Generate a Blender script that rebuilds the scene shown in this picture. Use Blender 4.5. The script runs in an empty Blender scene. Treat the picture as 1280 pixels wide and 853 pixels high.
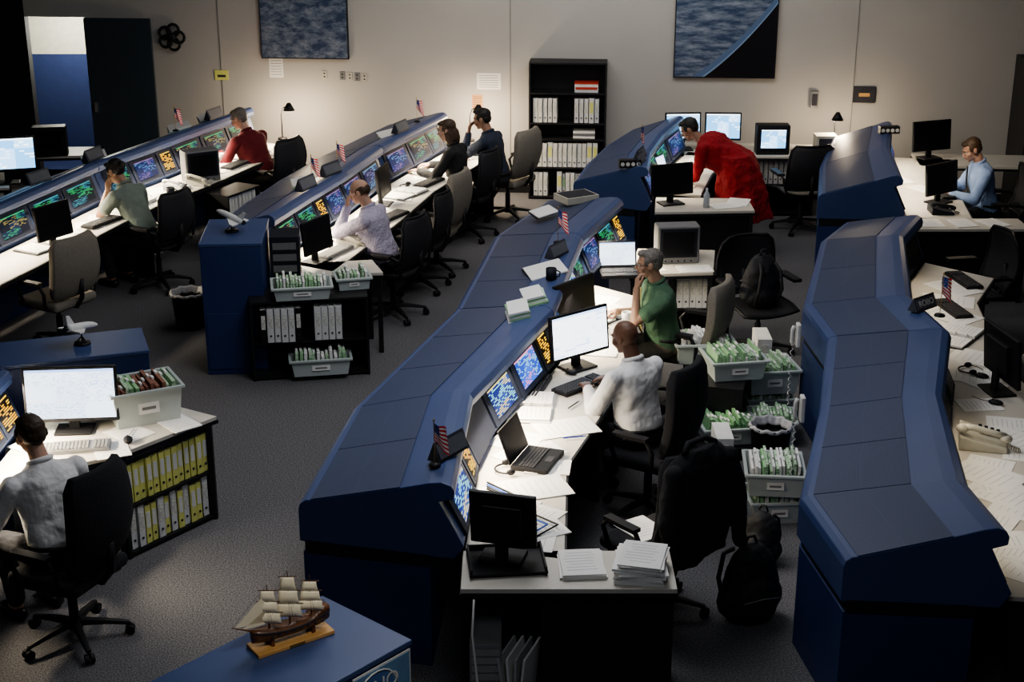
import bpy, math, random
from mathutils import Vector, Matrix, Euler
R=random.Random(7)
COL=bpy.context.scene.collection
V=Vector
rad=math.radians
# ------------------------------------------------------------------ materials
MATS={}
def pm(name,c,c2=None,rough=.6,metal=0,scale=12,bump=0,emit=0,detail=3,ecol=None,trans=0,spec=None,bd=.01):
    if name in MATS: return MATS[name]
    m=bpy.data.materials.new(name); m.use_nodes=True; nt=m.node_tree; b=nt.nodes['Principled BSDF']
    tc=nt.nodes.new('ShaderNodeTexCoord'); nz=nt.nodes.new('ShaderNodeTexNoise')
    nz.inputs['Scale'].default_value=scale; nz.inputs['Detail'].default_value=detail
    nt.links.new(tc.outputs['Object'],nz.inputs['Vector'])
    r=nt.nodes.new('ShaderNodeValToRGB')
    if c2 is None: c2=tuple(x*.9 for x in c)
    r.color_ramp.elements[0].position=.35; r.color_ramp.elements[1].position=.65
    r.color_ramp.elements[0].color=(*c2,1); r.color_ramp.elements[1].color=(*c,1)
    nt.links.new(nz.outputs['Fac'],r.inputs['Fac']); nt.links.new(r.outputs['Color'],b.inputs['Base Color'])
    b.inputs['Roughness'].default_value=rough; b.inputs['Metallic'].default_value=metal
    if spec is not None: b.inputs['Specular IOR Level'].default_value=spec
    if bump:
        bp=nt.nodes.new('ShaderNodeBump'); bp.inputs['Strength'].default_value=bump; bp.inputs['Distance'].default_value=bd
        nt.links.new(nz.outputs['Fac'],bp.inputs['Height']); nt.links.new(bp.outputs['Normal'],b.inputs['Normal'])
    if emit:
        b.inputs['Emission Color'].default_value=(*(ecol or c),1); b.inputs['Emission Strength'].default_value=emit
    if trans: b.inputs['Alpha'].default_value=1-trans
    MATS[name]=m; return m
class NT:
    def __init__(s,name):
        s.m=bpy.data.materials.new(name); s.m.use_nodes=True; s.t=s.m.node_tree; s.b=s.t.nodes['Principled BSDF']
    def n(s,k,**kw):
        x=s.t.nodes.new(k)
        for a,v in kw.items(): setattr(x,a,v)
        return x
    def l(s,a,b): s.t.links.new(a,b)
    def math(s,op,a,b=None):
        x=s.n('ShaderNodeMath',operation=op)
        for i,q in enumerate((a,b)):
            if q is None: continue
            if isinstance(q,(int,float)): x.inputs[i].default_value=q
            else: s.l(q,x.inputs[i])
        return x.outputs[0]
    def mix(s,f,a,b):
        x=s.n('ShaderNodeMixRGB')
        if isinstance(f,(int,float)): x.inputs[0].default_value=f
        else: s.l(f,x.inputs[0])
        for i,q in ((1,a),(2,b)):
            if isinstance(q,tuple): x.inputs[i].default_value=(*q,1)
            else: s.l(q,x.inputs[i])
        return x.outputs[0]
    def uv(s):
        x=s.n('ShaderNodeUVMap'); x.uv_map='UVMap'; sp=s.n('ShaderNodeSeparateXYZ'); s.l(x.outputs[0],sp.inputs[0]); return sp.outputs[0],sp.outputs[1],x.outputs[0]
def screen_mat(name,bg,fg,fg2,rows,cols,th,strength,winbg=None,empty=.35):
    t=NT(name); u,v,uvv=t.uv()
    a=t.math('FLOOR',t.math('MULTIPLY',u,cols)); b=t.math('FLOOR',t.math('MULTIPLY',v,rows))
    cb=t.n('ShaderNodeCombineXYZ'); t.l(a,cb.inputs[0]); t.l(b,cb.inputs[1])
    wn=t.n('ShaderNodeTexWhiteNoise',noise_dimensions='2D'); t.l(cb.outputs[0],wn.inputs[0])
    on=t.math('GREATER_THAN',wn.outputs[0],th)
    row=t.math('GREATER_THAN',t.math('FRACT',t.math('MULTIPLY',v,rows)),.45)
    on=t.math('MULTIPLY',on,row)
    a2=t.math('FLOOR',t.math('MULTIPLY',u,3)); b2=t.math('FLOOR',t.math('MULTIPLY',v,3))
    c2=t.n('ShaderNodeCombineXYZ'); t.l(a2,c2.inputs[0]); t.l(b2,c2.inputs[1])
    w2=t.n('ShaderNodeTexWhiteNoise',noise_dimensions='2D'); t.l(c2.outputs[0],w2.inputs[0])
    fgc=t.mix(t.math('GREATER_THAN',w2.outputs[0],.75),fg,fg2)
    bgc=t.mix(t.math('GREATER_THAN',w2.outputs[0],.6),bg,winbg or bg)
    gaps=t.math('GREATER_THAN',w2.outputs[0],empty)
    bar=t.math('GREATER_THAN',v,.95)
    c=t.mix(t.math('MULTIPLY',on,gaps),bgc,fgc); c=t.mix(bar,c,fg2)
    t.b.inputs['Base Color'].default_value=(.006,.006,.008,1); t.b.inputs['Roughness'].default_value=.6; t.b.inputs['Specular IOR Level'].default_value=.1
    t.l(c,t.b.inputs['Emission Color']); t.b.inputs['Emission Strength'].default_value=strength
    return t.m
S_doc=screen_mat('screen_document',(.80,.90,1.0),(.45,.55,.75),(.35,.5,.85),34,44,.72,2.6,(.74,.84,.97))
S_win=screen_mat('screen_window',(.86,.93,1.0),(.72,.78,.92),(.45,.58,.85),18,10,.8,3.2,(.84,.91,.99))
S_green=screen_mat('screen_green',(.004,.012,.02),(.05,.60,.18),(.08,.40,.5),22,12,.5,.95,(.005,.03,.06),.3)
S_blue=screen_mat('screen_blue',(.012,.028,.13),(.18,.42,.8),(.35,.2,.45),22,12,.62,.95,(.02,.045,.22),.3)
S_mag=screen_mat('screen_violet',(.012,.018,.09),(.3,.28,.6),(.15,.4,.6),22,12,.62,.95,(.015,.04,.15),.3)
S_map=screen_mat('screen_map_blue',(.03,.09,.55),(.35,.75,1),(.9,.35,.5),18,14,.55,1.5,(.05,.16,.75),.05)
S_tab=screen_mat('screen_table_blue',(.015,.03,.20),(.3,.8,.9),(.8,.7,.3),16,12,.45,1.5,(.02,.07,.35),.05)
S_amber=screen_mat('screen_amber',(.01,.006,.002),(1,.50,.03),(1,.6,.04),12,5,.35,1.8,None,.1)
S_multi=screen_mat('screen_multi',(.006,.012,.03),(.5,.42,.12),(.05,.5,.2),22,12,.6,.95,(.01,.035,.10),.3)
S_cyan=screen_mat('screen_cyan',(.16,.42,.75),(.6,.8,1),(.85,.95,1),10,12,.7,3.0,(.35,.62,.92))
S_off=pm('screen_off',(.010,.010,.013),rough=.35,spec=.2)
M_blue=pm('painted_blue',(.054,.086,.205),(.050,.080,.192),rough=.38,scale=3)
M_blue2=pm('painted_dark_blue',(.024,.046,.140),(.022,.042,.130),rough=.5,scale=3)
M_black=pm('black_laminate',(.013,.013,.015),(.010,.010,.012),rough=.5)
M_blk=pm('black_plastic',(.014,.014,.016),rough=.5,spec=.3)
M_gry=pm('grey_plastic',(.20,.20,.20),rough=.5)
M_dgry=pm('dark_grey_metal',(.020,.022,.030),rough=.6,spec=.2)
M_bez=pm('display_bezel_navy',(.022,.028,.050),rough=.6,spec=.2)
M_top=pm('white_laminate',(.60,.565,.50),(.56,.525,.46),rough=.45,scale=5)
M_pap=pm('paper',(.84,.83,.80),(.80,.79,.76),rough=.9,scale=4)
M_chrome=pm('brushed_metal',(.5,.5,.5),rough=.3,metal=.9)
M_beige=pm('beige_upholstery',(.24,.215,.18),(.205,.185,.15),rough=.9,scale=60,bump=.2)
M_fab=pm('black_upholstery',(.018,.018,.022),(.013,.013,.016),rough=.95,scale=70,bump=.2)
M_mesh=pm('dark_mesh_weave',(.030,.030,.035),(.009,.009,.011),rough=.8,scale=180)
M_tub=pm('translucent_tub_plastic',(.50,.55,.53),(.45,.50,.48),rough=.35,scale=3)
M_lgreen=pm('pale_green_card',(.36,.58,.33),(.30,.50,.28),rough=.9)
M_folder=pm('printed_folder',(.75,.80,.66),(.10,.34,.14),rough=.9,scale=90,detail=1)
M_brownf=pm('brown_folder',(.35,.16,.10),(.18,.09,.07),rough=.9,scale=60)
M_yel=pm('yellow_cover',(.74,.74,.24),(.68,.68,.21),rough=.5)
M_whitec=pm('white_cover',(.72,.72,.70),rough=.5)
M_lab=pm('pale_label',(.75,.74,.66),(.5,.5,.46),rough=.8,scale=70)
M_ink=pm('dark_ink',(.03,.03,.04),rough=.8)
M_red=pm('red_plastic',(.5,.05,.03),rough=.6)
M_putty=pm('putty_plastic',(.52,.50,.42),rough=.5)
M_wood=pm('varnished_wood',(.16,.065,.028),(.08,.033,.014),rough=.35,scale=25)
M_wood2=pm('light_oak_board',(.60,.35,.13),(.52,.29,.10),rough=.4,scale=15)
M_sail=pm('cream_sailcloth',(.90,.82,.62),(.85,.77,.57),rough=.9,scale=30)
M_bag=pm('black_nylon',(.010,.010,.012),(.02,.02,.024),rough=.7,scale=30,bump=.3)
def grille():
    t=NT('slotted_grille'); u,v,_=t.uv()
    a=t.math('GREATER_THAN',t.math('FRACT',t.math('MULTIPLY',v,46)),.45)
    b=t.math('GREATER_THAN',t.math('FRACT',t.math('MULTIPLY',u,40)),.25)
    mid=t.math('GREATER_THAN',t.math('ABSOLUTE',t.math('SUBTRACT',u,.5)),.006)
    f=t.math('MULTIPLY',t.math('MULTIPLY',a,b),mid)
    c=t.mix(f,(.050,.070,.145),(.018,.028,.068))
    t.l(c,t.b.inputs['Base Color']); t.b.inputs['Roughness'].default_value=.5; return t.m
M_gr=grille()
# ------------------------------------------------------------------ mesh builder
class MB:
    def __init__(s,M=None): s.v=[];s.f=[];s.m=[];s.s=[];s.u=[];s.M=M or Matrix()
    def add(s,vs,fs,mat=0,sm=False,uvs=None):
        o=len(s.v); s.v+=[s.M@V(p) for p in vs]
        for i,f in enumerate(fs):
            s.f.append([o+k for k in f]); s.m.append(mat); s.s.append(sm); s.u.append(uvs[i] if uvs else None)
        return s
    def box(s,c,d,mat=0,rot=None,taper=1):
        c=V(c);h=V(d)/2;vs=[]
        for z in(-1,1):
            k=taper if z>0 else 1
            for x,y in((-1,-1),(1,-1),(1,1),(-1,1)):
                p=V((x*h.x*k,y*h.y*k,z*h.z))
                if rot: p=rot@p
                vs.append(c+p)
        return s.add(vs,[(3,2,1,0),(4,5,6,7),(0,1,5,4),(1,2,6,5),(2,3,7,6),(3,0,4,7)],mat)
    def prism(s,poly,z0,z1,mat=0):
        n=len(poly);vs=[(p[0],p[1],z0) for p in poly]+[(p[0],p[1],z1) for p in poly]
        return s.add(vs,[tuple(range(n))[::-1],tuple(range(n,2*n))]+[(i,(i+1)%n,n+(i+1)%n,n+i) for i in range(n)],mat)
    def rings(s,rs,mat=0,sm=True,cap=True,closed=True):
        n=len(rs[0]);vs=[p for r in rs for p in r];fs=[]
        for k in range(len(rs)-1):
            for i in range(n if closed else n-1):
                j=(i+1)%n; fs.append((k*n+i,k*n+j,(k+1)*n+j,(k+1)*n+i))
        if cap:
            fs.append(tuple(range(n))[::-1]);fs.append(tuple(range((len(rs)-1)*n,len(rs)*n)))
        return s.add(vs,fs,mat,sm)
    def axis(s,d):
        d=d.normalized();a=V((0,0,1)) if abs(d.z)<.9 else V((1,0,0));x=d.cross(a).normalized();return x,d.cross(x)
    def cyl(s,p0,p1,r0,r1=None,n=16,mat=0,sm=False,cap=True):
        p0=V(p0);p1=V(p1);r1=r0 if r1 is None else r1;x,y=s.axis(p1-p0)
        return s.rings([[p+(x*math.cos(6.28318*i/n)+y*math.sin(6.28318*i/n))*r for i in range(n)] for p,r in((p0,r0),(p1,r1))],mat,sm,cap)
    def caps(s,p0,p1,r0,r1=None,n=14,mat=0):
        p0=V(p0);p1=V(p1);r1=r0 if r1 is None else r1;d=p1-p0
        if d.length<1e-5: d=V((0,0,.001)); p1=p0+d
        x,y=s.axis(d);dn=d.normalized();rs=[]
        for k in range(5):
            a=-math.pi/2+math.pi/2*k/4; rs.append((p0+dn*r0*math.sin(a),max(r0*math.cos(a),r0*.02)))
        for k in range(5):
            a=math.pi/2*k/4; rs.append((p1+dn*r1*math.sin(a),max(r1*math.cos(a),r1*.02)))
        return s.rings([[p+(x*math.cos(6.28318*i/n)+y*math.sin(6.28318*i/n))*r for i in range(n)] for p,r in rs],mat,True,True)
    def ell(s,c,r,rot=None,n=16,mat=0):
        c=V(c);rs=[];m=n//2
        for k in range(m+1):
            a=-math.pi/2+math.pi*k/m;q=max(math.cos(a),.03);ring=[]
            for i in range(n):
                p=V((r[0]*q*math.cos(6.28318*i/n),r[1]*q*math.sin(6.28318*i/n),r[2]*math.sin(a)))
                ring.append(c+(rot@p if rot else p))
            rs.append(ring)
        return s.rings(rs,mat,True,True)
    def tube(s,pts,r,n=8,mat=0,closed=False):
        pts=[V(p) for p in pts];rs=[];L=len(pts);px=None
        for k,p in enumerate(pts):
            d=(pts[min(k+1,L-1)]-pts[max(k-1,0)]) if not closed else pts[(k+1)%L]-pts[k-1]
            d.normalize()
            if px is None: x,y=s.axis(d)
            else:
                x=(px-d*px.dot(d)).normalized(); y=d.cross(x)
            px=x;q=r[k] if isinstance(r,(list,tuple)) else r
            rs.append([p+(x*math.cos(6.28318*i/n)+y*math.sin(6.28318*i/n))*q for i in range(n)])
        if closed: rs.append(rs[0])
        return s.rings(rs,mat,True,not closed)
    def lathe(s,prof,n=24,o=(0,0,0),mat=0,cap=False,sm=True):
        o=V(o);return s.rings([[o+V((r*math.cos(6.28318*i/n),r*math.sin(6.28318*i/n),z)) for i in range(n)] for r,z in prof],mat,sm,cap)
    def quad(s,a,b,c,d,mat=0):
        return s.add([a,b,c,d],[(0,1,2,3)],mat,False,[[(0,0),(1,0),(1,1),(0,1)]])
    def grid(s,fn,nu,nv,mat=0,sm=True):
        vs=[fn(i/nu,j/nv) for j in range(nv+1) for i in range(nu+1)];fs=[];uv=[]
        for j in range(nv):
            for i in range(nu):
                a=j*(nu+1)+i;fs.append((a,a+1,a+nu+2,a+nu+1));uv.append([(i/nu,j/nv),((i+1)/nu,j/nv),((i+1)/nu,(j+1)/nv),(i/nu,(j+1)/nv)])
        return s.add(vs,fs,mat,sm,uv)
    def data(s,name,mats):
        me=bpy.data.meshes.new(name);me.from_pydata([tuple(p) for p in s.v],[],s.f)
        for m in mats: me.materials.append(m)
        me.polygons.foreach_set('material_index',s.m);me.polygons.foreach_set('use_smooth',s.s)
        if any(s.u):
            l=me.uv_layers.new(name='UVMap').data
            for p,u in zip(me.polygons,s.u):
                if u:
                    for k,li in enumerate(p.loop_indices): l[li].uv=u[k]
        me.update();return me
def bev(o,w,seg=2):
    m=o.modifiers.new('b','BEVEL');m.width=w;m.segments=seg;m.limit_method='ANGLE';m.angle_limit=.6
def mkobj(mb,name,mats,parent=None,loc=(0,0,0),rz=0,bevel=0,seg=2,label=None,rot=None,solid=0):
    if not isinstance(mats,(list,tuple)): mats=[mats]
    me=mb.data(name,mats) if isinstance(mb,MB) else mb
    o=bpy.data.objects.new(name,me);COL.objects.link(o)
    o.location=loc;o.rotation_euler=rot if rot else (0,0,rz)
    if parent: o.parent=parent
    if solid:
        q=o.modifiers.new('s','SOLIDIFY');q.thickness=solid;q.offset=0
    if bevel: bev(o,bevel,seg)
    if label: o['label']=label
    return o
def tag(o,label,cat,group=None):
    o['label']=label;o['category']=cat
    if group:o['group']=group
    return o
def O(mb,name,mats,label,cat,group=None,**k): return tag(mkobj(mb,name,mats,**k),label,cat,group)
def T(name,label,cat,loc=(0,0,0),rz=0,group=None):
    e=bpy.data.objects.new(name,None);COL.objects.link(e);e.location=loc;e.rotation_euler=(0,0,rz);e.empty_display_size=.1
    return tag(e,label,cat,group)
def clone(root,loc,rz=0,label=None,group=None):
    def cp(o,par):
        n=o.copy();COL.objects.link(n)
        if par:n.parent=par
        for c in o.children: cp(c,n)
        return n
    n=cp(root,None);n.location=loc;n.rotation_euler=(0,0,rz)
    if label:n['label']=label
    if group:n['group']=group
    return n
def struct(mb,name,mats,**k):
    o=mkobj(mb,name,mats,**k);o['kind']='structure';return o
def text(body,size,mat,parent,loc,rot,name='lettering',ext=.0008):
    c=bpy.data.curves.new('t','FONT');c.body=body;c.size=size;c.extrude=ext;c.align_x='CENTER';c.align_y='CENTER'
    t=bpy.data.objects.new('t',c);COL.objects.link(t);dg=bpy.context.evaluated_depsgraph_get()
    me=bpy.data.meshes.new_from_object(t.evaluated_get(dg));bpy.data.objects.remove(t);me.materials.clear();me.materials.append(mat)
    o=bpy.data.objects.new(name,me);COL.objects.link(o);o.parent=parent;o.location=loc;o.rotation_euler=rot;return o
def remesh(mb,voxel,mats,smooth=3,name='m',disp=0,ns=.11):
    me=mb.data(name,[]);o=bpy.data.objects.new('tmp',me);COL.objects.link(o)
    r=o.modifiers.new('r','REMESH');r.mode='VOXEL';r.voxel_size=voxel
    if smooth:
        q=o.modifiers.new('s','SMOOTH');q.factor=.6;q.iterations=smooth
    if disp:
        tx=bpy.data.textures.new('w','CLOUDS');tx.noise_scale=ns
        d=o.modifiers.new('d','DISPLACE');d.texture=tx;d.strength=disp;d.mid_level=.5
    dg=bpy.context.evaluated_depsgraph_get();n=bpy.data.meshes.new_from_object(o.evaluated_get(dg));bpy.data.objects.remove(o)
    n.materials.clear()
    for m in mats:n.materials.append(m)
    n.polygons.foreach_set('use_smooth',[True]*len(n.polygons));n.polygons.foreach_set('material_index',[0]*len(n.polygons));n.name=name
    return n
# ------------------------------------------------------------------ room
def carpet():
    t=NT('speckled_carpet');tc=t.n('ShaderNodeTexCoord')
    a=t.n('ShaderNodeTexNoise');a.inputs['Scale'].default_value=105;a.inputs['Detail'].default_value=4;t.l(tc.outputs['Object'],a.inputs[0])
    r=t.n('ShaderNodeValToRGB');e=r.color_ramp.elements;e[0].position=.36;e[0].color=(.052,.051,.055,1);e[1].position=.70;e[1].color=(.23,.225,.235,1)
    t.l(a.outputs[0],r.inputs[0]);t.l(r.outputs[0],t.b.inputs['Base Color']);t.b.inputs['Roughness'].default_value=.95
    bp=t.n('ShaderNodeBump');bp.inputs['Strength'].default_value=.4;bp.inputs['Distance'].default_value=.008;t.l(a.outputs[0],bp.inputs['Height']);t.l(bp.outputs[0],t.b.inputs['Normal'])
    return t.m
struct(MB().box((0,10.5,-.05),(18,18,.1)),'floor',[carpet()])
M_wall=pm('wall_paint',(.47,.45,.42),(.45,.43,.40),rough=.85,scale=1.5)
WY=lambda x:18.3-.08*x
WA=math.atan(-.08)
wallM=lambda x,z:Matrix.Translation((x,WY(x),z))@Matrix.Rotation(WA,4,'Z')
mb=MB()
def wallseg(x0,x1,z0,z1):
    mb.prism([(x0,WY(x0)),(x1,WY(x1)),(x1,WY(x1)+.15),(x0,WY(x0)+.15)],z0,z1)
wallseg(-5.2,8.9,0,4.2);wallseg(-5.95,-5.2,2.08,4.2)
struct(mb,'wall_back',[M_wall])
mb=MB();wallseg(-8.9,-5.95,0,4.2);struct(mb,'wall_side',[pm('black_drape',(.012,.012,.014),rough=.95,scale=8)])
struct(MB().box((-8.9,10.5,2.1),(.15,18,4.2)),'wall_left',[pm('dark_wall',(.03,.03,.034),rough=.9)])
struct(MB().box((8.9,10.5,2.1),(.15,18,4.2)),'wall_right',[pm('dark_wall2',(.10,.095,.09),rough=.9)])
mb=MB();mb.box((-5.9,20.2,2.1),(2.6,.1,1.4),0);mb.box((-5.9,20.2,.7),(2.6,.1,1.4),1);mb.box((-5.9,19.5,-.02),(2.6,1.5,.04),1)
struct(mb,'wall_corridor',[pm('corridor_paint',(.72,.70,.60),rough=.9),pm('corridor_blue',(.03,.05,.16),rough=.8)])
mb=MB(wallM(-4.78,0));mb.box((0,-.06,1.04),(.82,.05,2.08));mb.box((-.34,-.1,1.0),(.03,.05,.12),1)
struct(mb,'door_1',[pm('slate_door',(.035,.05,.065),rough=.5),M_chrome])
for i,x in enumerate((-3.55,-.02,4.05,6.2)):
    struct(MB(wallM(x,2.1)).box((0,-.003,0),(.010,.008,4.2)),'trim_%d'%(i+1),[pm('seam',(.29,.275,.25))])
struct(MB(wallM(1.8,.05)).box((0,-.01,0),(14,.02,.1)),'baseboard_back',[M_black])
# posters
def poster(x,zb,w,h,kind,label):
    t=NT('print_'+kind);u,v,uvv=t.uv();nz=t.n('ShaderNodeTexNoise');nz.inputs['Scale'].default_value=6 if kind=='clouds' else 4;nz.inputs['Detail'].default_value=10;nz.inputs['Roughness'].default_value=.7
    mp=t.n('ShaderNodeMapping');mp.inputs['Rotation'].default_value=(0,0,.6 if kind=='clouds' else -.7);mp.inputs['Scale'].default_value=(1,2.2 if kind=='clouds' else 5,1);t.l(uvv,mp.inputs[0])
    t.l(mp.outputs[0],nz.inputs[0]);r=t.n('ShaderNodeValToRGB');e=r.color_ramp.elements
    e[0].position=.42;e[0].color=(.035,.062,.125,1);e[1].position=.72;e[1].color=(.34,.38,.44,1);t.l(nz.outputs[0],r.inputs[0]);c=r.outputs[0]
    if kind=='limb':
        q=t.math('SUBTRACT',u,.30);ln=t.math('MULTIPLY',q,.84)
        bu=t.math('MULTIPLY',t.math('MULTIPLY',q,t.math('SUBTRACT',1.0,u)),.35)
        d=t.math('SUBTRACT',t.math('SUBTRACT',ln,bu),v)
        c=t.mix(t.math('GREATER_THAN',d,-.07),c,(.10,.16,.28));c=t.mix(t.math('GREATER_THAN',d,-.015),c,(.22,.33,.5));c=t.mix(t.math('GREATER_THAN',d,0),c,(.004,.004,.007))
    t.l(c,t.b.inputs['Base Color']);t.b.inputs['Roughness'].default_value=.35
    e=T('wall_picture',label,'picture',(x,WY(x)-.03,zb),WA)
    mkobj(MB().box((0,0,h/2),(w,.05,h)),'frame',[M_black],e)
    mkobj(MB().quad((-w/2+.012,-.028,.012),(w/2-.012,-.028,.012),(w/2-.012,-.028,h-.012),(-w/2+.012,-.028,h-.012)),'print',[t.m],e)
poster(-2.5,1.62,1.07,1.25,'clouds','large framed photograph of clouds over blue ocean from space')
poster(2.52,1.46,1.2,1.5,'limb','large framed photograph of Earth limb against black space')
def wallthing(name,label,cat,x,z,w,h,d,mats,extra=None):
    mb=MB().box((0,-d/2,0),(w,d,h))
    if extra:extra(mb,w,h,d)
    return O(mb,name,mats,label,cat,loc=(x,WY(x),z),rz=WA,bevel=.004)
def lines(mb,w,h,d):
    for k in range(6): mb.box((0,-d-.001,h*(.35-.14*k)),(w*.8,.002,.006),1)
wallthing('wall_plaque','small dark wooden plaque with a brass plate on the wall','plaque',4.18,1.28,.26,.19,.03,[M_ink,M_wood2],lambda m,w,h,d:m.box((0,-d-.003,0),(w*.5,.006,h*.22),1))
wallthing('notice_sheet','white printed notice sheet pinned on the wall','paper',-.28,1.37,.29,.2,.004,[M_pap,M_gry],lines)
wallthing('notice_sheet','white printed notice sheet taped on the wall','paper',-2.87,1.5,.17,.24,.004,[M_pap,M_gry],lines)
wallthing('notice_sheet','orange printed sheet on the wall by the desk','paper',-.42,1.12,.13,.17,.004,[pm('orange_sheet',(.6,.3,.12)),M_ink],lines)
wallthing('wall_sign','small yellow rectangular sign on the wall','sign',-3.55,1.40,.17,.12,.01,[M_yel,M_ink],lambda m,w,h,d:m.box((0,-d-.001,-.01),(w*.6,.002,.03),1))
for k,x in enumerate((-2.28,-2.06,-1.97,-1.88,-1.79)):
    wallthing('wall_outlet','small wall outlet plate near the desks','outlet',x,1.42-.006*k,.06,.10,.012,[M_gry if k%2 else M_putty,M_ink],lambda m,w,h,d:(m.box((0,-d-.002,.02),(.02,.003,.016),1),m.box((0,-d-.002,-.02),(.02,.003,.016),1)))
wallthing('wall_speaker','small grey wall mounted speaker box','speaker',3.6,1.22,.09,.2,.07,[M_gry,M_ink],lambda m,w,h,d:m.box((0,-d-.002,0),(w*.7,.003,h*.7),1))
e=T('wall_ornament','dark interlocking ring ornament hanging on the wall','ornament',(-4.13,WY(-4.13)-.05,1.86),WA)
mb=MB()
for k in range(5):
    a=k*1.2566;mb.tube([(math.cos(a)*.09+.07*math.cos(t*.5236),.0,math.sin(a)*.09+.07*math.sin(t*.5236)) for t in range(12)],.018,8,0,True)
mb.ell((0,0,0),(.06,.03,.06));mkobj(mb,'rings',[M_blk],e)
# ------------------------------------------------------------------ consoles
def fr(sts,s):
    i=min(int(s),len(sts)-2);f=s-i;a,b=sts[i],sts[i+1]
    B=V((a[0]+(b[0]-a[0])*f,a[1]+(b[1]-a[1])*f,0));H=V((a[2]+(b[2]-a[2])*f,a[3]+(b[3]-a[3])*f,0));return B,H
def cp(sts,s,t,z):
    B,H=fr(sts,s);p=B+(H-B)*t;return V((p.x,p.y,z))
def cn(sts,s):
    B,H=fr(sts,s);return (H-B).normalized()
def rp(sts,s,off,z=.742):
    B,H=fr(sts,s);n=(H-B).normalized();p=H+n*off;return (p.x,p.y,z),math.atan2(n.x,-n.y)
def straighten(st,keys):
    st=[list(p) for p in st]
    for a,b in zip(keys[:-1],keys[1:]):
        for k in range(a+1,b):
            f=(k-a)/(b-a);st[k]=[st[a][i]+(st[b][i]-st[a][i])*f for i in range(4)]
    return [tuple(p) for p in st]
PU=[(0,.70),(0,.90),(.012,.935),(.05,.96),(.10,.968),(.66,1.099),(.85,1.148),(.93,1.16),(.985,1.145),(1.01,1.11),(1.005,1.065),(.91,1.04),(1.065,.785),(1.0,.70)]
PL=[(.02,0),(.02,.64),(.85,.64),(.85,0)]
PB=[(.035,.63),(.035,.71),(.84,.71),(.84,.63)]
def loft(mb,sts,ss,prof,mat=0,sm=False):
    rs=[[cp(sts,s,t,z) for t,z in prof] for s in ss];mb.rings(rs,mat,sm,True)
def console(sts,s0,s1,screens,label,light=9):
    c=(cp(sts,(s0+s1)/2,.5,0));e=T('control_console',label,'console',c,0);M=Matrix.Translation(-c)
    ss=[s0+.006]+[float(k) for k in range(int(s0)+1,int(math.ceil(s1)))]+[s1-.006]
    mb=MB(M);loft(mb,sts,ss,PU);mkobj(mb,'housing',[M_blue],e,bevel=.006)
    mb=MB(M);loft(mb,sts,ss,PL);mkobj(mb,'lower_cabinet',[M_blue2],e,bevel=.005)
    mb=MB(M);loft(mb,sts,ss,PB);mkobj(mb,'recess_band',[M_black],e)
    for a,b in zip(ss[:-1],ss[1:]):
        d=.004/(cp(sts,a,.3,0)-cp(sts,b,.3,0)).length*(b-a)
        a2,b2=a+d,b-d;mb=MB(M);u0,u1=.085,.665
        z=lambda u:.968+(u-.1)*.234+.005
        p=[cp(sts,a2,u0,z(u0)),cp(sts,a2,u1,z(u1)),cp(sts,b2,u1,z(u1)),cp(sts,b2,u0,z(u0))]
        mb.quad(*p);q=[x-V((0,0,.008)) for x in p]
        mb.add(p+q,[(0,4,5,1),(1,5,6,2),(2,6,7,3),(3,7,4,0)],1)
        mkobj(mb,'grille_panel',[M_gr,M_blue2],e)
    L=s1-s0;pos=s0+.03*L;tot=sum(w for w,_ in screens);sc=(L*.94)/tot
    for w,m in screens:
        a,b=pos+.03*sc*w,pos+w*sc-.03*sc*w;pos+=w*sc
        F=lambda s,u,o:(cp(sts,s,.915+.150*u,1.035-.25*u)+ (cn(sts,s)*.85+V((0,0,.52)))*o)
        mb=MB(M);A_=[F(a,.04,.0),F(b,.04,.0),F(b,.97,.0),F(a,.97,.0)];Bq=[F(a,.04,.018),F(b,.04,.018),F(b,.97,.018),F(a,.97,.018)]
        mb.add(A_+Bq,[(4,5,6,7),(0,1,5,4),(1,2,6,5),(2,3,7,6),(3,0,4,7)])
        o=mkobj(mb,'monitor',[M_bez],e,label='dark bezel of built-in console display')
        i=(b-a)*(.12 if w>.7 else .18)
        q=MB(M).quad(F(a+i,.84,.024),F(b-i,.84,.024),F(b-i,.15,.024),F(a+i,.15,.024));mkobj(q,'screen',[m],o)
    if light:
        B,H=fr(sts,(s0+s1)/2);n_=(H-B).normalized();p=H;Ln=(cp(sts,s0,1,0)-cp(sts,s1,1,0)).length
        l=bpy.data.lights.new('task_light','AREA');l.shape='RECTANGLE';l.size=Ln*.9;l.size_y=.05;l.energy=light*4.3;l.color=(1,.85,.63);l.spread=rad(125)
        o=bpy.data.objects.new('task_light',l);COL.objects.link(o);o.location=(p.x+n_.x*.06,p.y+n_.y*.06,1.07)
        t=(cp(sts,s1,1,0)-cp(sts,s0,1,0)).normalized();z=(V((0,0,1))-n_*.75).normalized()
        x=t;y=z.cross(x).normalized();z=x.cross(y);o.rotation_euler=Matrix((x,y,z)).transposed().to_euler()
    return e
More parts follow.
